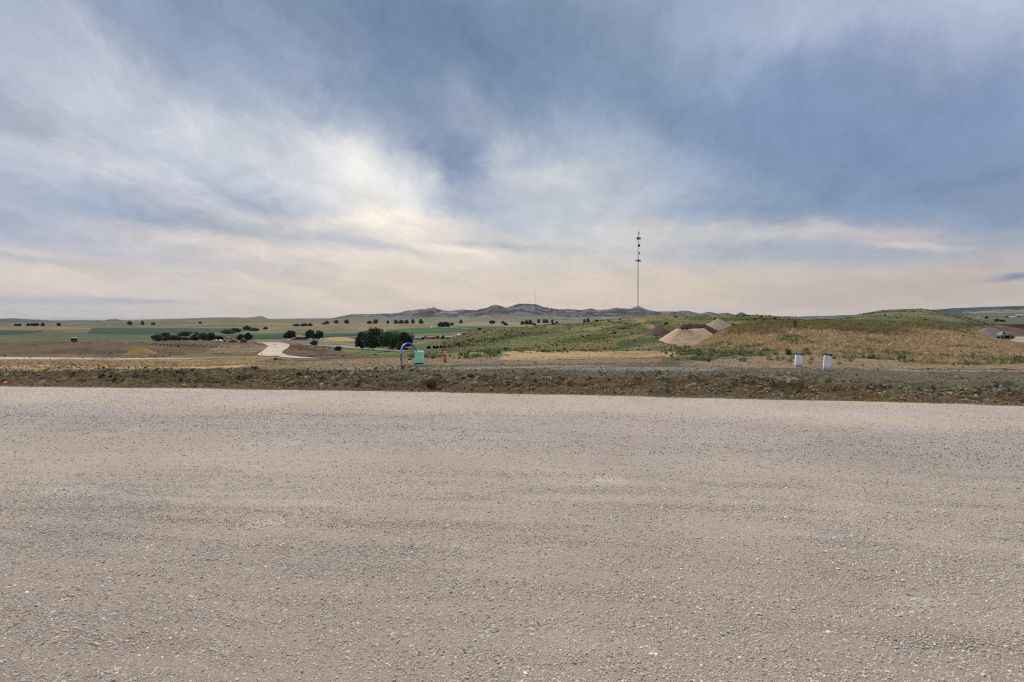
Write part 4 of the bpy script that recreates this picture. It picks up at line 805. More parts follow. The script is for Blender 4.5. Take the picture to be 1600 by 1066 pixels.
far = [(24.5, 509, 1500, 3, 3, 'tiniest tree at the far left, left of the five-tree row'), (30, 509, 1500, 5, 3.5, 'second tiny tree at the far left of the valley'),
    (44, 508.5, 1500, 5, 4, 'first tree of the spaced row at the far left'), (49.5, 508.5, 1500, 3.5, 4, 'second tree of the spaced row at the far left'), (54, 508.5, 1500, 3.5, 4, 'third tree of the spaced row at the far left'),
    (58.5, 508.5, 1500, 4, 4.5, 'fourth tree of the spaced row at the far left'), (66.5, 508.7, 1480, 5, 5.5, 'last and tallest tree of the spaced row at the far left'), (91.5, 509, 1500, 5.5, 5, 'lone tree right of the spaced row at the far left'),
    (202.5, 507.5, 1700, 10, 7, 'broad dark tree at the left end of the long pale hill'), (222.5, 507.3, 1700, 3.5, 6.5, 'thin upright tree in front of the pale hill'), (239, 507.8, 1700, 8, 4.5, 'low round tree below the pale hill crest'),
    (313, 506.5, 1900, 4.5, 4, 'lone tree on the middle of the pale hill'),
    (463, 509, 1500, 14, 3.5, 'low flat tree right of the cone-shaped hill'), (476, 508.8, 1500, 18, 4.2, 'longer low tree below the cone-shaped hill'), (485, 508.5, 1500, 8, 4.5, 'rounded end of the low trees below the far ridge'),
    (508, 506.5, 1800, 14, 3, 'thin hedge-like tree left of three bigger far trees'), (511, 506, 1850, 9, 5.5, 'first of the three bigger trees left of the butte range'), (525.5, 504.8, 1900, 8.5, 5.5, 'middle of the three bigger trees left of the butte range'),
    (542, 504.8, 1900, 10, 6.5, 'last of the three bigger trees left of the butte range'), (577, 505.2, 1850, 10, 5, 'left half of the tree pair below the first rising butte'), (586.5, 505.3, 1850, 9, 8, 'taller right half of the tree pair below the first rising butte'),
    (606, 504.3, 1900, 3, 4.5, 'thin lone tree between the pair and the long shelterbelt'),
    (619, 504.3, 1900, 10, 5.5, 'left end of the long shelterbelt above the bright green field'), (627, 504.3, 1900, 9, 6, 'second tree of the long shelterbelt above the bright green field'), (635, 504.3, 1900, 9, 6, 'third tree of the long shelterbelt above the bright green field'),
    (645.5, 504.3, 1900, 6, 7, 'single rounded tree just right of the shelterbelt'), (657.5, 504.3, 1900, 9, 7, 'last tree of the line, right of the single rounded one'),
    (689, 510.3, 1250, 13, 9, 'left half of the large dark tree beyond the bright green field'), (698, 510.3, 1250, 13, 9, 'right half of the large dark tree beyond the bright green field'), (706, 506, 1500, 6, 2.5, 'low shrub tailing off the large dark tree'),
    (720, 503.5, 2000, 5, 5, 'lone tree at the foot of the left buttes'),
    (769, 504.3, 1800, 12, 5, 'dark tree below the twin-peaked butte'), (786, 505.5, 1700, 7, 5, 'upper tree of the pair below the twin-peaked butte'), (790.5, 508, 1500, 5.5, 3.5, 'lower tree of the pair below the twin-peaked butte'),
    (816, 506.5, 1600, 7, 6, 'left end of the dark clump below the small mast'), (823, 506.8, 1600, 9, 8, 'middle of the dark clump below the small mast'), (828.5, 507, 1600, 7, 8.5, 'tall right end of the dark clump below the small mast'), (834.5, 508, 1500, 7, 3, 'low bush right of the clump below the small mast'),
    (841.5, 502.3, 2000, 4.5, 5, 'round tree right of the small mast'), (850.5, 502.8, 2000, 5.5, 5.5, 'left of two touching trees right of the small mast'), (854.5, 502.8, 2000, 4, 5, 'right of two touching trees right of the small mast'), (863, 503, 2000, 2.5, 4.5, 'thin tree between the touching pair and the green hill'),
    (866, 508.3, 1450, 9, 3, 'low dark bush just over the green hill crest'), (870, 504.5, 1900, 5, 2, 'tiny bush above the low dark bush at the hill crest'), (913, 501.8, 2000, 3, 5, 'left of the two thin trees under the low buttes'), (918.5, 501.8, 2000, 5, 5.5, 'right of the two thin trees under the low buttes'),
    (940, 502.3, 2000, 9, 3, 'low tree row seen over the crest left of the tall tower'), (951, 502, 2000, 7, 2.5, 'last low tree before the hill hides the valley, left of the tall tower'),
    (1541.5, 497.5, 1400, 3, 4.5, 'lone tree in the far valley on the right, above the dark roof'), (1557, 502.5, 900, 8, 3.5, 'dark bush on the slope above the dark roof'), (1566, 504, 880, 9, 3, 'second dark bush on the slope above the dark roof')]
for i, (px, pyb, d, w, h, lab) in enumerate(far): tree('valley_tree', lab, px, pyb, d, w, h, M_LEAF, 70 + i, .04, group=G3, lobes=4)
tree('bush', 'dark round bush on the skyline of the green hill', 933, 505.6, 288, 6, 3.6, M_LEAF, 150, 0, 'bush', dens=3)
tree('bush', 'small dark bush at the left shoulder of the green hill', 749.5, 514.8, 292, 3.5, 1.6, M_LEAF, 151, 0, 'bush', dens=5)
for i, (px, pyb, w, lab) in enumerate([(670, 544.5, 6, 'leftmost of four dark shrubs in line on the hill foot'), (678.5, 544, 5, 'second of four dark shrubs in line on the hill foot'), (683, 543.5, 5, 'third of four dark shrubs in line on the hill foot'), (688, 543, 3, 'last and smallest of four dark shrubs on the hill foot')]):
    tree('bush', lab, px, pyb, 170, w, 3.4, M_LEAF, 160 + i, 0, 'bush', 'dark shrubs at the foot of the green hill', dens=4)

# tall weed standing on the near rise
w = at(1242, 62); T = thing('tall_weed', 'tall bare weed rising above the dry grass against the skyline', 'weed', w)
mb = MB(); mb2 = MB(); r = random.Random(5); hw = 62 * (512 - 489) / F
for i in range(5):
    lx = r.uniform(-.45, .45); ht = hw * r.uniform(.6, 1); mb.tube([(lx * .2, 0, -.05), (lx * .6, r.uniform(-.1, .1), ht * .6), (lx, r.uniform(-.15, .15), ht)], [.04, .03, .014], 4)
    for j in range(9):
        q = r.uniform(.45, 1); b = Vector((lx * q, 0, ht * q)); e = b + Vector((r.uniform(-.22, .22), r.uniform(-.1, .1), r.uniform(.05, .25))); mb.tube([b, e], [.018, .008], 3)
        for k in range(4): mb2.box(b.lerp(e, r.random()), (.05, .02, .02), Matrix.Rotation(r.uniform(0, 3), 3, 'Z'))
M_WEED = plain('weed green', (92, 98, 62), .8); mb.build('stem', M_WEED, T); tag(mb2.build('leaf_cluster', M_WEED, T), kind='stuff')

# ---------------------------------------------------------------- spoil and gravel heaps
def heap(name, label, p0, p1, top, base_d, rad, mat, slope_=.68, flat=.0, seed=0, lumps=.12, res=70, cat='heap', py_base=None):
    """ridge from p0 to p1 (x, y) with crest height top above ground"""
    p0 = np.array(p0); p1 = np.array(p1); c = (p0 + p1) / 2; L = np.linalg.norm(p1 - p0) / 2 + max(rad + .6, (top + 3.5) / slope_)
    g0 = ground(c[0], c[1]); X, Y = np.meshgrid(np.linspace(c[0] - L, c[0] + L, res), np.linspace(c[1] - L, c[1] + L, res))
    d_ = p1 - p0; ll = max(d_ @ d_, 1e-9); t_ = np.clip(((X - p0[0]) * d_[0] + (Y - p0[1]) * d_[1]) / ll, 0, 1)
    D = np.hypot(X - p0[0] - t_ * d_[0], Y - p0[1] - t_ * d_[1]); D = D * (1 + .10 * fbm(X * .35, Y * .35, 3, seed))
    Zh = top - slope_ * np.sqrt(D ** 2 + .12 ** 2 + (flat * 0)); Zh = np.minimum(Zh, top - flat + .06 * fbm(X * .8, Y * .8, 3, seed + 1)) if flat else Zh
    Zh = Zh + lumps * fbm(X * 1.1, Y * 1.1, 4, seed + 2)
    tz = terrain(X, Y); Zw = np.maximum(Zh + g0, tz - .6)
    keep = (Zh + g0 > tz - .5)
    V = np.stack([X - c[0], Y - c[1], Zw - g0], -1).reshape(-1, 3); Fq = grid_faces(res, res); kf = keep.ravel()[Fq].any(1)
    me = mesh_np(name, V, Fq[kf]); bm = bmesh.new(); bm.from_mesh(me); bmesh.ops.delete(bm, geom=[v for v in bm.verts if not v.link_faces], context='VERTS'); bm.to_mesh(me); bm.free()
    o = new(name, me, mat); o.location = (c[0], c[1], g0); return tag(o, label, cat)
def earth(name, rgb, var=.18, s=1.4, streak=None):
    m, nt, b = base_mat(name, .95, .1); pos = nd(nt, 'ShaderNodeNewGeometry').outputs['Position']; c = lin(rgb)
    n = noise(nt, pos, s, 6, .65); n2 = noise(nt, pos, s * 9, 4, .6)
    g = math_(nt, 'MULTIPLY', nd(nt, 'ShaderNodeMapRange', {0: n, 1: .3, 2: .7, 3: 1 - var, 4: 1 + var}).outputs[0], nd(nt, 'ShaderNodeMapRange', {0: n2, 1: .3, 2: .7, 3: 1 - var, 4: 1 + var}).outputs[0])
    cc = vmath(nt, 'MULTIPLY', c, nd(nt, 'ShaderNodeCombineXYZ', {0: g, 1: g, 2: g}).outputs[0])
    nt.links.new(cc, b.inputs['Base Color']); nt.links.new(nd(nt, 'ShaderNodeBump', {'Strength': .8, 'Distance': .12, 'Height': n2}).outputs[0], b.inputs['Normal']); return m
def X_(px, d): return (px - CX) / (F * CA + 30 * SA) * d
def hz(py, px, d, gd=None): return H + d * slope(py) - ground(X_(px, d), d)
M_TAN = earth('tan road gravel', (196, 166, 136), .14, 2.2); M_BRN = earth('brown topsoil', (104, 86, 74), .15); M_DKB = earth('dark topsoil', (76, 62, 54), .2); M_GRY = earth('grey crushed stone', (158, 142, 124), .15, 2.2); M_BLK = earth('black millings', (48, 44, 42), .2); M_OCH = earth('ochre sand', (150, 118, 66), .1); M_GRY2 = earth('grey brown spoil', (132, 116, 106), .15)
d = 116; heap('gravel_heap', 'large flat-topped tan gravel heap in front of the darker heaps', (X_(1061, d), d), (X_(1100, d), d + 1), hz(511.5, 1080, d), d, 6.5, M_TAN, .66, flat=.35, seed=201, lumps=.14, res=120)
g = M_GRY
mb = MB(); r = random.Random(9)
hh0 = at(1070, d); 
for i, q in enumerate([1064, 1067, 1071, 1073.5, 1077]):
    p = Vector((X_(q, d), d - .5, H + d * slope(513.6) + .05)); bm = bmesh.new(); bmesh.ops.create_icosphere(bm, subdivisions=1, radius=.22 + .08 * r.random())
    for v in bm.verts: v.co *= r.uniform(.7, 1.25)
    me = bpy.data.meshes.new('soil_lump'); bm.to_mesh(me); bm.free(); o = new('soil_lump', me, M_BLK); o.location = p
    tag(o, ['leftmost dark lump on top of the tan heap', 'second dark lump from the left on the tan heap', 'middle dark lump on top of the tan heap', 'fourth dark lump from the left on the tan heap', 'rightmost dark lump on top of the tan heap'][i], 'lump', 'dark lumps on the tan heap')
d = 135; heap('soil_heap', 'brown topsoil heap at the left of the group of heaps', (X_(1030, d), d), (X_(1034, d), d + 2), hz(507, 1032, d), d, 4.5, M_BRN, .78, seed=205)
d = 132; heap('soil_heap', 'dark brown topsoil heap behind the tan gravel heap', (X_(1070, d), d), (X_(1108, d), d + 3), hz(505.5, 1072, d), d, 5, M_DKB, .62, seed=209, lumps=.35, res=90)
d = 140; heap('gravel_heap', 'tall pointed grey gravel cone at the right of the heaps', (X_(1122, d), d), (X_(1123, d), d + .5), hz(497.2, 1122, d), d, 6.0, M_GRY, .60, seed=213, lumps=.03, res=90)
d = 150; heap('millings_heap', 'small black heap right of the grey gravel cone', (X_(1145, d), d), (X_(1152, d), d + 1), hz(505.5, 1148, d), d, 3, M_BLK, .5, seed=217, lumps=.25)
d = 172; heap('sand_heap', 'low ochre sand heap on the brown earthworks at the left', (X_(216, d), d), (X_(222, d), d), hz(542.8, 219, d), d, 4.5, M_OCH, .52, seed=221, lumps=.06)
d = 262; heap('spoil_heap', 'grey spoil heap left of the dump truck at the right edge', (X_(1541, d), d), (X_(1556, d), d + 1), hz(511.6, 1548, d), d, 6, M_GRY2, .6, seed=225, lumps=.2)

# ---------------------------------------------------------------- things by the road
M_GREEN = plain('green plastic', (166, 250, 212), .45, .45, .05, 5, dirt=.06); M_BLUE = plain('blue plastic hose', (60, 110, 244), .35, .5, .06); M_BLUED = plain('navy tape', (34, 42, 92), .4, .4, .1); M_WHITE = plain('white plastic', (242, 243, 245), .45, .4, .04, 8, dirt=.05); M_NAVY = plain('navy cap', (30, 36, 58), .5, .4, .1); M_RED = plain('orange red plastic', (244, 58, 28), .45, .4, .06); M_BLACK = plain('black rubber', (30, 30, 32), .7, .3, .1); M_TEAL = plain('teal paint', (42, 140, 112), .5, .3, .1); M_STEEL = plain('galvanised steel', (150, 150, 150), .5, .5, .1, metal=.6)
p = hitv(655.5, 575.5); p.z += .07; d = p.y; sx = d / F
T = thing('utility_pedestal', 'mint green utility box on the dirt bank with the blue hose in its top', 'utility box', p, .06)
W_, D_, H_ = 13.2 * sx, 10 * sx, 25 * sx
MB().box((0, 0, H_ * .09), (W_, D_, H_ * .22)).build('base', M_GREEN, T, .006)
MB().box((0, 0, H_ * .585), (W_ * .985, D_ * .985, H_ * .77)).build('cover', M_GREEN, T, .008)
MB().box((0, 0, H_ * .965), (W_ * 1.03, D_ * 1.03, H_ * .06), taper=.95).build('lid', M_GREEN, T, .006)
mb = MB(); n = 14                               # dark bulging band round the lower body
for k in range(n):
    u = -1 + 2 * k / (n - 1); u2 = -1 + 2 * (k + 1) / (n - 1)
    if k < n - 1:
        z0 = H_ * (.205 + .028 * (1 - u * u)); z1 = H_ * (.205 + .028 * (1 - u2 * u2)); t0 = H_ * .035
        mb.add([(u * W_ * .51, -D_ * .52, z0 - t0), (u2 * W_ * .51, -D_ * .52, z1 - t0), (u2 * W_ * .51, -D_ * .52, z1 + t0), (u * W_ * .51, -D_ * .52, z0 + t0), (u * W_ * .51, D_ * .52, z0 - t0), (u2 * W_ * .51, D_ * .52, z1 - t0), (u2 * W_ * .51, D_ * .52, z1 + t0), (u * W_ * .51, D_ * .52, z0 + t0)],
               [(0, 1, 2, 3), (5, 4, 7, 6), (3, 2, 6, 7), (1, 0, 4, 5)] + ([(0, 3, 7, 4)] if k == 0 else []) + ([(1, 5, 6, 2)] if k == n - 2 else []))
mb.build('strap', M_NAVY, T)
for q in (.43, .80): MB().box((0, -D_ * .4935, H_ * q), (W_ * .97, .006, H_ * .008)).build('seam', M_STEEL, T)
MB().box((0, -D_ * .5, H_ * .72), (W_ * .16, .012, H_ * .05)).build('latch', M_STEEL, T)
# blue hose arching from the dirt to the box
hp = hitv(629.5, 576.5); def_ = d
def W3(px, py, dd): v = CY - py; k = F * CA + v * SA; return Vector(((px - CX) / k * dd, dd, H + dd * slope(py)))
pts = [(630.2, 577.5), (629, 572), (627.6, 566), (626.6, 560), (626.3, 554), (626.8, 548), (628.3, 543), (631, 539.2), (634.5, 537.1), (638.5, 536.5), (642, 537.6), (645.3, 540.2), (648, 543.6), (650.2, 547), (652.2, 550.6)]
Q = [W3(a, b, hp.y + (d - hp.y) * i / (len(pts) - 1)) for i, (a, b) in enumerate(pts)]
T = thing('hose', 'blue plastic hose arching from the dirt into the green box', 'hose', Q[0])
Q = [q - Q[0] for q in Q]
def smooth_path(Q, k=4):
    out = []
    for i in range(len(Q) - 1):
        a, b, c_, e = Q[max(i - 1, 0)], Q[i], Q[i + 1], Q[min(i + 2, len(Q) - 1)]
        for j in range(k):
            t_ = j / k; out.append(.5 * ((2 * b) + (c_ - a) * t_ + (2 * a - 5 * b + 4 * c_ - e) * t_ ** 2 + (3 * b - a - 3 * c_ + e) * t_ ** 3))
    return out + [Q[-1]]
Q2 = smooth_path(Q); MB().tube(Q2[18:], .027, 10).build('tube', M_BLUE, T, smooth=True); MB().tube(Q2[:19], .029, 10).build('lower_tube', M_BLUED, T, smooth=True)
T.children[-1]['label'] = 'dark navy lower length of the hose'
MB().tube([Q2[0] + Vector((0, 0, -.1)), Q2[3], Q2[6]], [.05, .045, .036], 10).build('boot', M_BLACK, T, smooth=True)
# short white riser with dark cap
p = W3(640.3, 567.6, 24.5); p.z = ground(p.x, p.y) - .02; s = 24.5 / F
T = thing('marker_pipe', 'short white pipe with a dark cap between the hose and the green box', 'marker pipe', p)
hz_ = (567.5 - 556) * s; MB().tube([(0, 0, -.05), (0, 0, hz_ * .8)], 2.4 * s, 14).build('pipe', M_WHITE, T, smooth=False); MB().tube([(0, 0, hz_ * .78), (0, 0, hz_)], [2.7 * s, 2.6 * s], 14).build('cap', M_NAVY, T)
# red delineator
p = hitv(695.3, 565.2); s = p.y / F; T = thing('delineator_post', 'red marker post with two white bands standing right of the green box', 'marker post', p, .1)
hh_ = 21 * s; rr = 1.55 * s
MB().tube([(0, 0, -.05), (0, 0, hh_)], rr, 14).build('post', M_RED, T)
for q in (.56, .70): MB().tube([(0, 0, hh_ * q), (0, 0, hh_ * (q + .075))], rr * 1.07, 14).build('reflective_band', M_WHITE, T)
MB().tube([(0, 0, hh_), (0, 0, hh_ * 1.015)], rr * .9, 14).build('cap', M_NAVY, T); MB().tube([(0, 0, -.03), (0, 0, .03)], [rr * 2.2, rr * 1.6], 12).build('base', M_BLACK, T)
# two white boxes with navy tops
for (px, pyb, wpx, hpx, dd, ry, lab) in [(1247, 573.0, 9.6, 22.0, None, .045, 'shorter white marker with torn navy top, left of the pair by the dry grass'), (1291.5, 579.3, 10.2, 27.5, None, .06, 'taller white marker with navy top, right of the pair by the dry grass')]:
    p = hitv(px, pyb); s = p.y / F; w, h = wpx * s, hpx * s
    T = thing('white_marker', lab, 'marker', p, -.35 if px > 1270 else -.12, 'white markers by the dry grass'); T.rotation_euler[1] = ry
    MB().box((0, 0, h * .5 - .04), (w, w * .55, h * .98)).build('panel', M_WHITE, T, .008)
    prof = [(-.5, 1.0), (-.5, .93), (-.38, .945), (-.25, .93), (-.12, .94), (.05, .945), (.2, .93), (.33, .90), (.5, .875), (.5, 1.0)] if px < 1270 else [(-.5, 1.0), (-.5, .93), (-.2, .935), (.1, .925), (.28, .89), (.5, .87), (.5, 1.0)]
    MB().prism([(a * w * 1.04, b * h - .04) for a, b in prof], -w * .285, w * .285).build('cap', M_NAVY, T)
    if px > 1270: MB().box((-w * .22, -w * .278, h * .66), (w * .05, .004, h * .3)).build('printed_strip', M_STEEL, T)
# stakes and flags
def stake(px, pyb, hpx, lab, mat, d=None, flag=None, name='survey_stake', wpx=.8, lean=0.0, grp='survey stakes and flags'):
    p = at(px, d) if d else hitv(px, pyb); s = p.y / F; T = thing(name, lab, 'stake', p, 0, grp); h = hpx * s; T.rotation_euler[1] = lean
    MB().box((0, 0, h * .5 - .03), (wpx * s, max(.012, wpx * s * .4), h)).build('shaft', mat, T)
    if flag: MB().prism([(wpx * s * .4, h * .68), (wpx * s * .4, h * .98), (wpx * s * .5 + h * .3, h * .92), (wpx * s * .5 + h * .28, h * .70)], -.006, .006).build('flag', flag, T)
    return T
M_ORF = plain('orange flagging', (236, 96, 52), .6, .2, .05); M_PINK = plain('pink flagging', (240, 120, 104), .6, .2, .05); M_WOOD = plain('lath', (186, 160, 124), .8, .1)
stake(766.3, 561, 10, 'teal stake leaning in front of the dry mound', M_TEAL, None, None, 'marker_stake', 1.3, .16)
for (px, py, h, lab, m_, f_) in [(162, 540, 3, 'white stake alone left of the ochre sand heap', M_WHITE, None), (192.5, 540, 3.4, 'orange stake above the ochre heap, left of two', M_ORF, None), (198, 538, 4, 'white stake above the red one near the ochre heap', M_WHITE, None), (197.5, 547, 5, 'red-flagged stake just left of the ochre heap', M_WHITE, M_ORF),
     (382.5, 564, 4.4, 'red flag in the dirt below the gravel track', M_ORF, M_ORF), (408.5, 555, 4, 'orange flag at the left bend of the gravel track', M_WOOD, M_ORF), (452.3, 543.5, 3, 'orange flag at the right bend of the gravel track', M_WOOD, M_ORF), (441.5, 553.5, 4, 'orange flag at the inner curve of the gravel track', M_WOOD, M_ORF), (510.5, 560, 5, 'orange flag at the end of the dark furrow', M_WOOD, M_ORF), (517, 560, 5, 'pale stake right of the orange flag by the dark furrow', M_WOOD, M_PINK)]:
    stake(px, py, h, lab, m_, None, f_)
def ribbon(px, py, lab, seed):
    p = hitv(px, py); r = random.Random(seed); mb = MB(); s = p.y / F
    for i in range(5):
        a = r.uniform(0, 6.28); q = Vector((r.uniform(-.03, .03), r.uniform(-.03, .03), .02 + .02 * i)); u = Vector((math.cos(a), math.sin(a), r.uniform(-.2, .5))) * .055; v = Vector((-math.sin(a), math.cos(a), .5)) * .035
        mb.add([q - u - v, q + u - v * .6, q + u * .8 + v, q - u + v * .7, q - u - v + Vector((0, 0, .006)), q + u - v * .6 + Vector((0, 0, .006)), q + u * .8 + v + Vector((0, 0, .006)), q - u + v * .7 + Vector((0, 0, .006))], [(0, 1, 2, 3), (7, 6, 5, 4), (0, 4, 5, 1), (1, 5, 6, 2), (2, 6, 7, 3), (3, 7, 4, 0)])
    o = mb.build('flagging_ribbon', M_PINK); o.location = p; tag(o, lab, 'ribbon', 'crumpled ribbons at the foot of the bank')
ribbon(834.5, 608.2, 'crumpled orange-pink ribbon at the foot of the bank near the middle', 1); ribbon(9, 603.5, 'crumpled orange-pink ribbon at the road edge, far left', 2)
# larger stones and lumps on the bank
M_BLD = earth('tan sandstone', (176, 152, 112), .12, 8); M_BLD2 = earth('brown clay lump', (120, 98, 62), .15, 7); M_BLD3 = earth('pale stone', (196, 184, 168), .1, 9); M_BLD4 = earth('grey stone', (142, 136, 126), .1, 9)
def boulder(px, py, wpx, hpx, lab, mat, seed, rz=0, ry=0.0, name='stone'):
    p = hitv(px, py); s = p.y / F; r = random.Random(seed); bm = bmesh.new(); bmesh.ops.create_icosphere(bm, subdivisions=3, radius=.5)
    ph = [Vector((r.gauss(0, 1), r.gauss(0, 1), r.gauss(0, 1))).normalized() for _ in range(13)]; cut = [r.uniform(.33, .46) for _ in ph]
    for v in bm.verts:
        for q, c_ in zip(ph, cut):
            dd = v.co.dot(q)
            if dd > c_: v.co -= q * (dd - c_)
        v.co *= 1 + r.uniform(-.015, .015)
        v.co = Vector((v.co.x * wpx * s * 1.15, v.co.y * wpx * s, v.co.z * hpx * s * 1.3))
    me = bpy.data.meshes.new(name); bm.to_mesh(me); bm.free(); o = new(name, me, mat); o.location = p + Vector((0, -.02, hpx * s * .38)); o.rotation_euler = (0, ry, rz); return tag(o, lab, 'stone')
boulder(595.5, 602, 9, 8, 'pointed tan stone half way up the bank left of the hose', M_BLD, 1, .4, -.5)
boulder(645, 579.5, 12, 4.6, 'tan rock lump at the foot of the green box', M_BLD, 2, .2)
boulder(674, 603, 17, 13, 'large rounded brown clay lump in the bank right of the green box', M_BLD2, 3)
boulder(713, 600, 10, 6.5, 'grey stone in the bank right of the brown clay lump', M_BLD4, 4); boulder(767, 608.5, 5, 4.5, 'small pale round stone at the foot of the bank', M_BLD3, 5)
boulder(1183, 597, 5, 3.5, 'small white stone high in the bank left of the white markers', M_BLD3, 6); boulder(1133, 577.2, 3.5, 2, 'tiny white stone on the flat beyond the bank', M_BLD3, 7); boulder(624.5, 577.5, 3, 2, 'tiny white stone at the foot of the blue hose', M_BLD3, 8)
boulder(400, 574.2, 8, 2.4, 'dark flat clod on the flat ground at the left', M_BLD2, 9); boulder(736, 588, 9, 6, 'brown clay lump high in the bank near the red post', M_BLD2, 10, .5); boulder(560, 596, 8, 5, 'grey lump in the bank left of the tan stone', M_BLD4, 11, 1.0)

# ---------------------------------------------------------------- sign, posts and fence on the hill foot
M_YEL = plain('yellow sign face', (244, 176, 20), .5, .3, .03); M_SIGNB = plain('black sign print', (20, 18, 16), .6, .2, .02)
d = 118; p = at(932.8, d); s = d / F; T = thing('road_sign', 'yellow diamond warning sign with a black curve arrow', 'road sign', p)
cz = H + d * slope(544) - p.z; a_ = 3.1 * s * math.sqrt(2) / 1.15; rot = Matrix.Rotation(math.pi / 4, 3, 'Y')
MB().box((0, .03, cz / 2), (.06, .05, cz)).build('post', M_STEEL, T); MB().box((0, 0, cz), (a_, .012, a_), rot).build('panel', M_YEL, T)
MB().prism([(.06, -.22), (.14, -.22), (.14, .02), (-.02, .14), (-.02, .22), (-.19, .12), (-.02, -.02), (-.02, .05), (.06, -.02)], -.013, -.008).build('arrow', M_SIGNB, T, loc=(0, 0, cz))
for (px, h, w, lab) in [(919.3, 4, 1.1, 'white post left of the yellow sign'), (1083, 1.8, 1.8, 'small white post cap in the grass below the tan heap')]:
    p = at(px, 120 if px < 1000 else 105); s = p.y / F; T = thing('white_post', lab, 'post', p); MB().box((0, 0, h * s / 2), (w * s * .7, w * s * .5, h * s)).build('shaft', M_WHITE, T); MB().box((0, 0, h * s + .02), (w * s * .8, w * s * .6, .05)).build('cap', M_WHITE, T)
p = at(1032, 118); s = p.y / F; T = thing('meter_box', 'pale grey service box in the grass below the brown heap', 'service box', p)
MB().tube([(0, 0, -.05), (0, 0, 2 * s)], .06, 8).build('post', M_STEEL, T); MB().box((0, 0, 3.2 * s), (2.4 * s, 1.2 * s, 2.8 * s)).build('box', M_STEEL, T, .02)

# ---------------------------------------------------------------- towers
M_TOW = plain('weathered tower steel', (136, 128, 130), .6, .4, .1, metal=.3); M_TOWR = plain('faded red tower paint', (150, 108, 104), .6, .4, .08); M_ANT = plain('grey antenna', (70, 76, 84), .6, .3, .1)
def tower(px, d, py_top, fw, lab, guys=True, arrays=True, name='guyed_tower', grp=None):
    p = at(px, d); T = thing(name, lab, 'tower', p, .3, grp); Ht = H + d * slope(py_top) - p.z
    legs = [Vector((math.cos(a) * fw, math.sin(a) * fw, 0)) for a in (math.pi / 2, math.pi * 7 / 6, math.pi * 11 / 6)]
    seg = 9; hs = Ht * .955 / seg; lr = fw * .16
    for k in range(seg):
        mb = MB(); z0, z1 = k * hs, (k + 1) * hs
        for l in legs: mb.tube([l + Vector((0, 0, z0)), l + Vector((0, 0, z1))], lr, 4)
        m = 5; hh_ = hs / m
        for j in range(m):
            for i in range(3):
                a, b = legs[i], legs[(i + 1) % 3]; a, b = (a, b) if j % 2 else (b, a)
                mb.tube([a + Vector((0, 0, z0 + j * hh_)), b + Vector((0, 0, z0 + (j + 1) * hh_))], lr * .55, 3)
        mb.build('mast_section', M_TOWR if k % 2 == 0 else M_TOW, T)
    MB().tube([(0, 0, Ht * .955), (0, 0, Ht)], [fw * .22, fw * .1], 5).build('top_spike', M_TOW, T)
    if arrays:
        def zz(py): return H + d * slope(py) - p.z
        s = d / F
        for (py, lw, rw, hgt) in [(372.3, 2.6, 4.2, 4.0), (407.5, 3.8, 4.2, 3.8)]:
            mb = MB(); z = zz(py)
            mb.tube([(-lw * s, 0, z), (rw * s, 0, z)], .12, 5); mb.tube([(-lw * s, .8, z + .5), (rw * s, .8, z + .5)], .08, 5); mb.tube([(0, -1.8, z), (0, 1.8, z)], .1, 5); mb.build('boom_frame', M_ANT, T)
            for q in ((-lw, -.4), (-lw + 1.0, .9), (rw, 0), (rw - 1.2, .8), (rw - .3, 1.4)): MB().box((q[0] * s, q[1], z), (.42, .3, hgt * s * .92)).build('panel_antenna', M_ANT, T, .03)
        for (py, dx, rad) in [(384, .6, 1.2), (396, 1.4, .8), (373, -1.4, 1.1), (407.5, -.3, 1.1), (364.5, 0, .6)]:
            z = zz(py); MB().tube([(dx * s, -.9, z), (dx * s, -.35, z), (dx * s, -.2, z)], [rad, rad * .85, rad * .2], 14).build('dish', M_ANT, T)
        MB().tube([(.5, 0, zz(366)), (1.1, 0, zz(362))], .08, 5).build('whip_antenna', M_ANT, T)
    if guys:
        for a in (math.radians(-18), math.radians(102), math.radians(222)):
            A = Vector((math.cos(a), math.sin(a), 0)) * Ht * .72; A.z = 0
            for q in (.4, .66, .93): MB().tube([A, Vector((0, 0, Ht * q))], .018, 3).build('guy_wire', M_TOW, T)
    return T
tower(996, 452, 357, .62, 'tall guyed communication tower with antenna clusters behind the green hill')
tower(836.2, 4480, 457.5, 1.6, 'small far radio tower on the twin-peaked butte', False, False, 'radio_tower')
tower(945.3, 4480, 472.5, .8, 'faintest thin mast on the low buttes left of the tall tower', False, False, 'radio_tower')

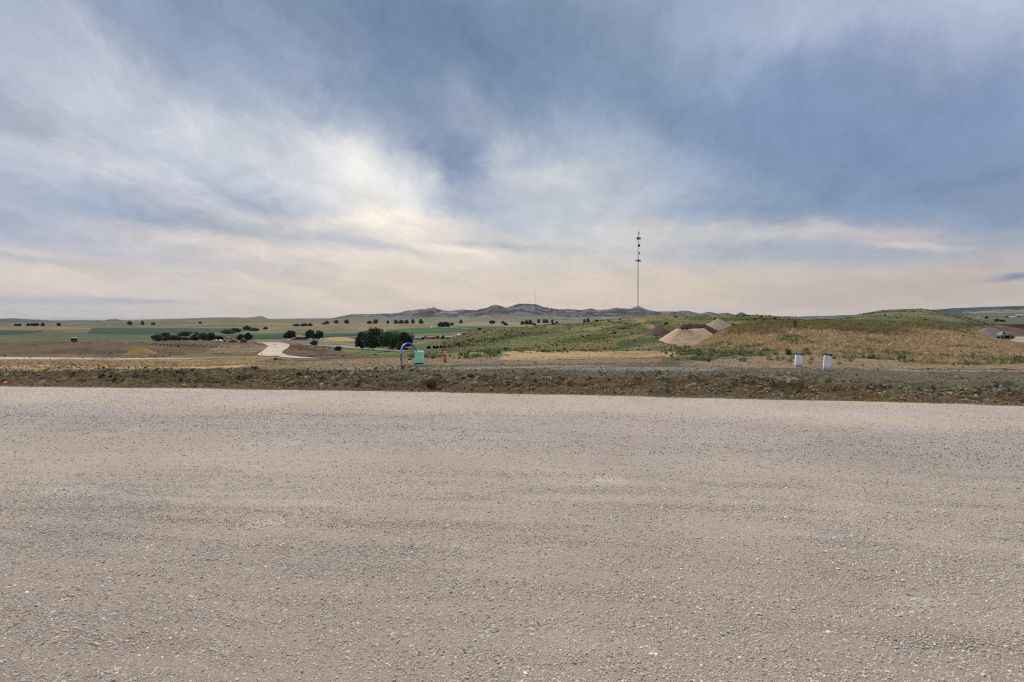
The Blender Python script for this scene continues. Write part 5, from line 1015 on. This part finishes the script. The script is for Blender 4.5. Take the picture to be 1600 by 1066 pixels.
# ---------------------------------------------------------------- vehicles and buildings
M_CAR = plain('white vehicle paint', (226, 228, 232), .35, .5, .03); M_GLS = plain('dark window glass', (26, 30, 36), .15, .6, .05); M_TYR = plain('tyre rubber', (28, 27, 26), .85, .2, .1); M_CATY = plain('machine yellow', (222, 152, 30), .5, .4, .06); M_TRK = plain('machine track steel', (58, 52, 48), .8, .3, .1); M_REDP = plain('dull red paint', (118, 44, 36), .5, .4, .06); M_GREYP = plain('grey paint', (150, 148, 146), .5, .4, .06)
def wheel(T, x, y, r, w=.3, name='wheel'):
    o = MB().tube([(x, y - w / 2, r), (x, y + w / 2, r)], r, 14).build(name, M_TYR, T); MB().tube([(x, y - w / 2 - .02, r), (x, y - w / 2 + .03, r)], r * .5, 10).build('rim', M_GREYP, o); return o
def pickup(px, d, rz, lab, grp=None, long=5.4, mat=None):
    p = at(px, d); T = thing('pickup_truck', lab, 'pickup', p, rz, grp); mat = mat or M_CAR; L = long
    MB().prism([(-L / 2, .45), (-L / 2, 1.05), (-L * .12, 1.08), (-L * .08, 1.82), (L * .14, 1.82), (L * .24, 1.15), (L * .48, 1.02), (L / 2, .5)], -.92, .92).build('body', mat, T, .04)
    for yy in (-.93, .93): MB().prism([(-L * .065, 1.15), (-L * .055, 1.68), (L * .13, 1.68), (L * .20, 1.18)], yy - .01, yy + .01).build('window', M_GLS, T)
    for xx in (-L * .3, L * .32):
        for yy in (-.85, .85): wheel(T, xx, yy, .38, .26)
    return T
pickup(335.5, 352, .25, 'left of two white pickups parked by the yellow excavator', 'white pickups by the excavator', 4.6); pickup(342.3, 352, -.1, 'right of two white pickups, nearest the excavator boom', 'white pickups by the excavator', 4.6)
pickup(447.5, 425, .1, 'white truck parked below the dark tree left of the farmhouse', None, 6.2)
pickup(484.5, 440, .3, 'small white pickup in front of the dark tree pair', None, 4.4); pickup(502.3, 440, 1.2, 'white vehicle right of the dark tree pair', None, 5.0)

# excavator
d = 345; p = at(352, d); s = d / F; T = thing('excavator', 'yellow excavator with its boom raised to the left behind the earthworks', 'excavator', p + Vector((X_(363, d) - p.x, 0, 0)), 0)
for yy in (-1.15, 1.15):
    MB().prism([(-2.0, .25), (-2.3, .55), (-2.0, .95), (2.0, .95), (2.3, .55), (2.0, .25)], yy - .3, yy + .3).build('track', M_TRK, T, .04)
MB().box((.2, 0, 1.15), (1.6, 1.6, .35)).build('slew_ring', M_TRK, T); b_ = MB().prism([(-1.1, 1.3), (-1.1, 1.9), (.4, 2.1), (2.2, 2.1), (2.4, 1.4), (2.2, 1.3)], -1.3, 1.3).build('house', M_CATY, T, .06)
MB().box((2.1, 0, 1.75), (.7, 2.5, .85)).build('counterweight', M_CATY, T, .08); c_ = MB().prism([(-1.1, 1.9), (-1.0, 3.0), (.2, 3.0), (.35, 1.95)], -1.25, -.25).build('cab', M_CATY, T, .04); MB().prism([(-.95, 2.15), (-.88, 2.85), (.1, 2.85), (.2, 2.15)], -1.27, -1.25).build('window', M_GLS, c_)
MB().tube([(1.2, .6, 2.0), (1.2, .6, 2.6)], .07, 6).build('exhaust', M_TRK, T)
MB().prism([(-.6, 1.7), (-.2, 2.2), (-3.2, 4.15), (-5.6, 4.55), (-5.9, 4.15), (-3.4, 3.55)], -.22, .22).build('boom', M_CATY, T, .03)
MB().prism([(-5.3, 4.75), (-6.1, 4.7), (-5.75, 1.3), (-5.45, 1.3)], -.18, .18).build('stick', M_CATY, T, .03); MB().tube([(-3.6, 0, 4.5), (-5.3, 0, 4.9)], .1, 6).build('hydraulic_ram', M_TRK, T)
MB().prism([(-5.95, 1.45), (-5.3, 1.4), (-4.9, .5), (-5.3, .15), (-5.9, .5)], -.55, .55).build('bucket', M_TRK, T, .03)
# red roller seen end-on
d = 338; p = at(380, d); T = thing('roller', 'dark red road roller with grey canopy right of the excavator', 'roller', p, 1.35)
MB().tube([(1.1, -1.1, .75), (1.1, 1.1, .75)], .75, 18).build('drum', M_TRK, T); MB().box((-.5, 0, 1.25), (2.3, 1.9, 1.0), taper=.9).build('body', M_REDP, T, .06); MB().box((1.1, 0, 1.0), (2.0, 2.5, .35)).build('drum_frame', M_REDP, T, .03)
for yy in (-.9, .9): wheel(T, -1.1, yy, .72, .45)
for xx in (-.9, .35):
    for yy in (-.7, .7): MB().tube([(xx, yy, 1.6), (xx, yy, 2.8)], .06, 5).build('canopy_post', M_GREYP, T)
MB().box((-.28, 0, 2.85), (1.8, 1.8, .14)).build('canopy', M_GREYP, T, .03); MB().box((-.3, 0, 2.0), (.5, .6, .7)).build('seat', M_TRK, T)
# articulated dump truck at the right edge
d = 238; p = at(1571.5, d); T = thing('dump_truck', 'grey dump truck with dark wheels parked at the right edge beyond the dry grass', 'dump truck', p + Vector((0, 0, 0)), .04)
z_off = max(0, H + d * slope(529.3) - p.z); T.location.z += 0
MB().prism([(-3.2, .9), (-3.3, 1.9), (-2.6, 2.1), (-2.3, 3.1), (-1.2, 3.1), (-1.0, 1.0)], -1.15, 1.15).build('cab', M_GREYP, T, .05)
for yy in (-1.16, 1.16): MB().prism([(-2.4, 2.1), (-2.2, 2.9), (-1.4, 2.9), (-1.3, 2.1)], yy - .01, yy + .01).build('window', M_GLS, T)
MB().prism([(-.9, 1.5), (-1.0, 2.95), (2.4, 3.0), (3.9, 2.7), (3.3, 2.2), (2.2, 1.45)], -1.3, 1.3).build('dump_body', M_GREYP, T, .04); MB().box((.4, 0, 1.15), (5.6, .9, .4)).build('chassis', M_TRK, T)
for xx in (-2.1, 1.0, 2.55):
    for yy in (-1.05, 1.05): wheel(T, xx, yy, .75, .55)
# portable toilet
d = 258; p = at(114.7, d); T = thing('portable_toilet', 'dark green portable toilet with a white roof on the earthworks', 'portable toilet', p)
M_PTG = plain('dark green plastic', (26, 52, 52), .5, .3, .06)
MB().box((0, 0, 1.05), (1.9, 1.5, 2.0)).build('body', M_PTG, T, .04); MB().box((0, 0, 2.15), (2.0, 1.6, .3), taper=.8, tx=.85).build('roof', M_CAR, T, .04); dr = MB().box((0, -.76, 1.02), (.8, .03, 1.75)).build('door', M_PTG, T, .01); MB().box((.3, -.79, 1.05), (.05, .03, .18)).build('handle', M_STEEL, dr); MB().tube([(.6, .5, 2.0), (.6, .5, 2.6)], .06, 8).build('vent_pipe', M_CAR, T)

def house(name, lab, px, d, w, dep, h, roofh, wall, roof, rz=0.0, cat='house', wins=3, grp=None, chim=False, door=True):
    p = at(px, d, -.1); T = thing(name, lab, cat, p, rz, grp)
    MB().box((0, 0, h / 2), (w, dep, h)).build('wall', wall, T)
    ov = .35; r_ = MB().add([(-w / 2 - ov, -dep / 2 - ov, h + .01), (w / 2 + ov, -dep / 2 - ov, h + .01), (w / 2 + ov, dep / 2 + ov, h + .01), (-w / 2 - ov, dep / 2 + ov, h + .01), (-w / 2 - ov * .6, 0, h + roofh), (w / 2 + ov * .6, 0, h + roofh)], [(0, 1, 5, 4), (2, 3, 4, 5), (0, 4, 3), (1, 2, 5), (3, 2, 1, 0)]).build('roof', roof, T)
    if chim: MB().box((w * .2, 0, h + roofh), (.6, .6, 1.2)).build('chimney', M_BRICK, r_)
    for i in range(wins):
        x0 = -w / 2 + w * (i + .7) / (wins + .6); f_ = MB().box((x0, -dep / 2 - .02, h * .58), (min(1.3, w / (wins + 1) * .6), .06, h * .36)).build('window', M_CAR, T); MB().box((x0, -dep / 2 - .055, h * .58), (min(1.1, w / (wins + 1) * .5), .03, h * .30)).build('pane', M_GLS, f_)
    if door: MB().box((w * .42, -dep / 2 - .03, h * .38), (.95, .06, h * .74)).build('door', M_GLS, T)
    return T
M_BRICK = plain('red brick', (140, 86, 66), .9, .1); M_RROOF = plain('faded red roof', (150, 92, 76), .8, .2, .1); M_DWALL = plain('dark grey siding', (66, 72, 76), .7, .2, .1); M_PWALL = plain('pale siding', (190, 182, 176), .7, .2, .06); M_TROOF = plain('tan roof', (158, 140, 126), .8, .2, .1); M_DROOF = plain('dark roof', (44, 42, 48), .7, .2, .1); M_PKWALL = plain('pink brown wall', (168, 122, 104), .8, .2, .06); M_MROOF = plain('white metal roof', (208, 212, 216), .4, .5, .05)
house('farmhouse', 'low red-roofed farmhouse between two dark trees in the valley', 470.5, 462, 9.5, 8, 2.5, 1.4, M_DWALL, M_RROOF, 0, wins=4, chim=True)
house('shed', 'small orange shed at the left end of the red-roofed farmhouse', 458.5, 450, 2.6, 2.4, 2.0, .6, M_PKWALL, M_RROOF, 0, 'shed', 1, door=False)
VG = 'village houses at the foot of the green hill'
for (px, d, w, h, wl, rf, lab, rz) in [(648, 500, 5, 2.0, M_PWALL, M_TROOF, 'leftmost low pale village house beside the grove', .1), (656, 505, 4.5, 2.0, M_PWALL, M_TROOF, 'second low pale village house right of the grove', -.1), (671, 515, 6, 2.2, M_PKWALL, M_RROOF, 'salmon village house with a red roof', .3), (677.5, 530, 4.5, 2.2, M_PKWALL, M_RROOF, 'second salmon village house behind the first', -.2), (688.5, 520, 2.6, 2.6, M_PWALL, M_TROOF, 'narrow grey-white village house between two dark trees', 0), (700, 540, 6, 2.0, M_DWALL, M_TROOF, 'rightmost low grey village house near the hill spur', .1)]:
    house('house', lab, px, d, w, 5, h, 1.0, wl, rf, rz, wins=2, grp=VG)
for i, (px, pyb, d, w, h, lab) in enumerate([(654, 529.8, 512, 9, 4, 'dark tree behind the two pale village houses'), (660.5, 531.5, 500, 5, 4.6, 'dark tree right of the second pale village house'), (666, 528.5, 540, 8, 3, 'low dark tree behind the salmon village house'), (684.8, 529.5, 520, 5, 5, 'dark tree left of the narrow village house'), (692, 529.5, 520, 4, 4.6, 'dark tree right of the narrow village house'), (679, 527.5, 560, 9, 2.5, 'low dark hedge tree above the salmon village houses'), (700.5, 528, 560, 7, 2.4, 'low dark tree above the rightmost village house')]):
    tree('village_tree', lab, px, pyb, d, w, h, M_LEAF, 180 + i, .02, group='trees among the village houses', dens=1.5)
house('barn', 'white barn standing alone just left of the green hill spur', 717.5, 640, 4.4, 5, 2.2, .8, M_CAR, M_CAR, .4, 'barn', 1)
house('pump_house', 'tiny white pump house at the corner of the bright green field', 674.3, 1180, 2.6, 2.6, 2.6, 1.0, M_CAR, M_CAR, 0, 'pump house', 0)
house('hut', 'tiny white hut under the small mast on the butte', 835.3, 4350, 9, 7, 6, 2, M_CAR, M_CAR, 0, 'hut', 0, door=False)
# irrigation line across the bright green field
A = at(675, 1170); B = at(735, 960); T = thing('irrigation_line', 'long thin white irrigation pipe on wheels across the bright green field', 'irrigation line', A)
dv = B - A; ns = 9
for i in range(ns + 1):
    q = dv * (i / ns); q.z = ground(A.x + q.x, A.y + q.y) - A.z
    for sx_ in (-1.6, 1.6): MB().tube([q + Vector((sx_, 0, .3)), q + Vector((0, 0, 3.4))], .10, 4).build('support_leg', M_STEEL, T); MB().tube([q + Vector((sx_, -.1, .5)), q + Vector((sx_, .1, .5))], .5, 10).build('wheel', M_TYR, T)
pp = [dv * (i / ns) for i in range(ns + 1)]
for i, q in enumerate(pp): q.z = ground(A.x + q.x, A.y + q.y) - A.z + 3.5
MB().tube(pp, .28, 6).build('pipe', M_CAR, T)
# long dark-roofed building at the right edge
d = 415; p = at(1592, d, -.2); T = thing('long_shed', 'long low building with a dark roof at the right edge of the valley', 'building', p, -.03)
MB().box((0, 0, .9), (34, 8, 1.8)).build('wall', M_PKWALL, T); MB().add([(-17.5, -5, 1.7), (17.5, -5, 1.7), (17.5, 5, 1.7), (-17.5, 5, 1.7), (-17.2, 0, 3.2), (17.2, 0, 3.2)], [(0, 1, 5, 4), (2, 3, 4, 5), (0, 4, 3), (1, 2, 5), (3, 2, 1, 0)]).build('roof', M_DROOF, T)
for i in range(10): f_ = MB().box((-15 + i * 3.3, -4.03, 1.0), (1.9, .06, 1.1)).build('window', M_CAR if i % 3 else M_BRICK, T); MB().box((-15 + i * 3.3, -4.075, 1.0), (1.6, .03, .85)).build('pane', M_GLS, f_)
for i, (px, d, w, h, rf, lab) in enumerate([(1577.5, 1500, 5, 2.5, M_MROOF, 'leftmost white-roofed house of the far right hamlet'), (1582.5, 1500, 4, 2.8, M_MROOF, 'second white house of the far right hamlet'), (1585.5, 1500, 3.5, 2.8, M_MROOF, 'third white house of the far right hamlet'), (1590.5, 1750, 9, 3, M_MROOF, 'upper white-roofed building of the far right hamlet'), (1596, 1800, 8, 3, M_MROOF, 'uppermost bright building of the far right hamlet'), (1573.5, 1480, 5, 2.5, M_DROOF, 'dark-roofed house at the left of the far right hamlet'), (1591.5, 1500, 6, 2.5, M_DROOF, 'dark-roofed house right of the white ones in the far hamlet'), (1522, 1500, 4, 2.2, M_TROOF, 'leftmost tiny pale house below the far right ridge'), (1528.5, 1500, 5, 2.2, M_MROOF, 'second tiny pale house below the far right ridge')]):
    house('house', lab, px, d, w, 6, h, 1.4, M_CAR if rf is M_MROOF else M_DWALL, rf, .1 * (i % 3), wins=2, grp='houses of the far right hamlet', door=False)

# ---------------------------------------------------------------- air
m = bpy.data.materials.new('haze'); m.use_nodes = True; nt = m.node_tree; nt.nodes.clear()
pv = nd(nt, 'ShaderNodeVolumePrincipled', {'Color': (.80, .88, 1.0, 1), 'Density': 1.7e-5, 'Anisotropy': 0.2})
nd(nt, 'ShaderNodeOutputMaterial', {'Volume': pv.outputs[0]})
lo = -215; hi = 262
o = MB().box((0, 4500, (lo + hi) / 2), (27000, 11400, hi - lo)).build('haze', m); tag(o, kind='stuff')
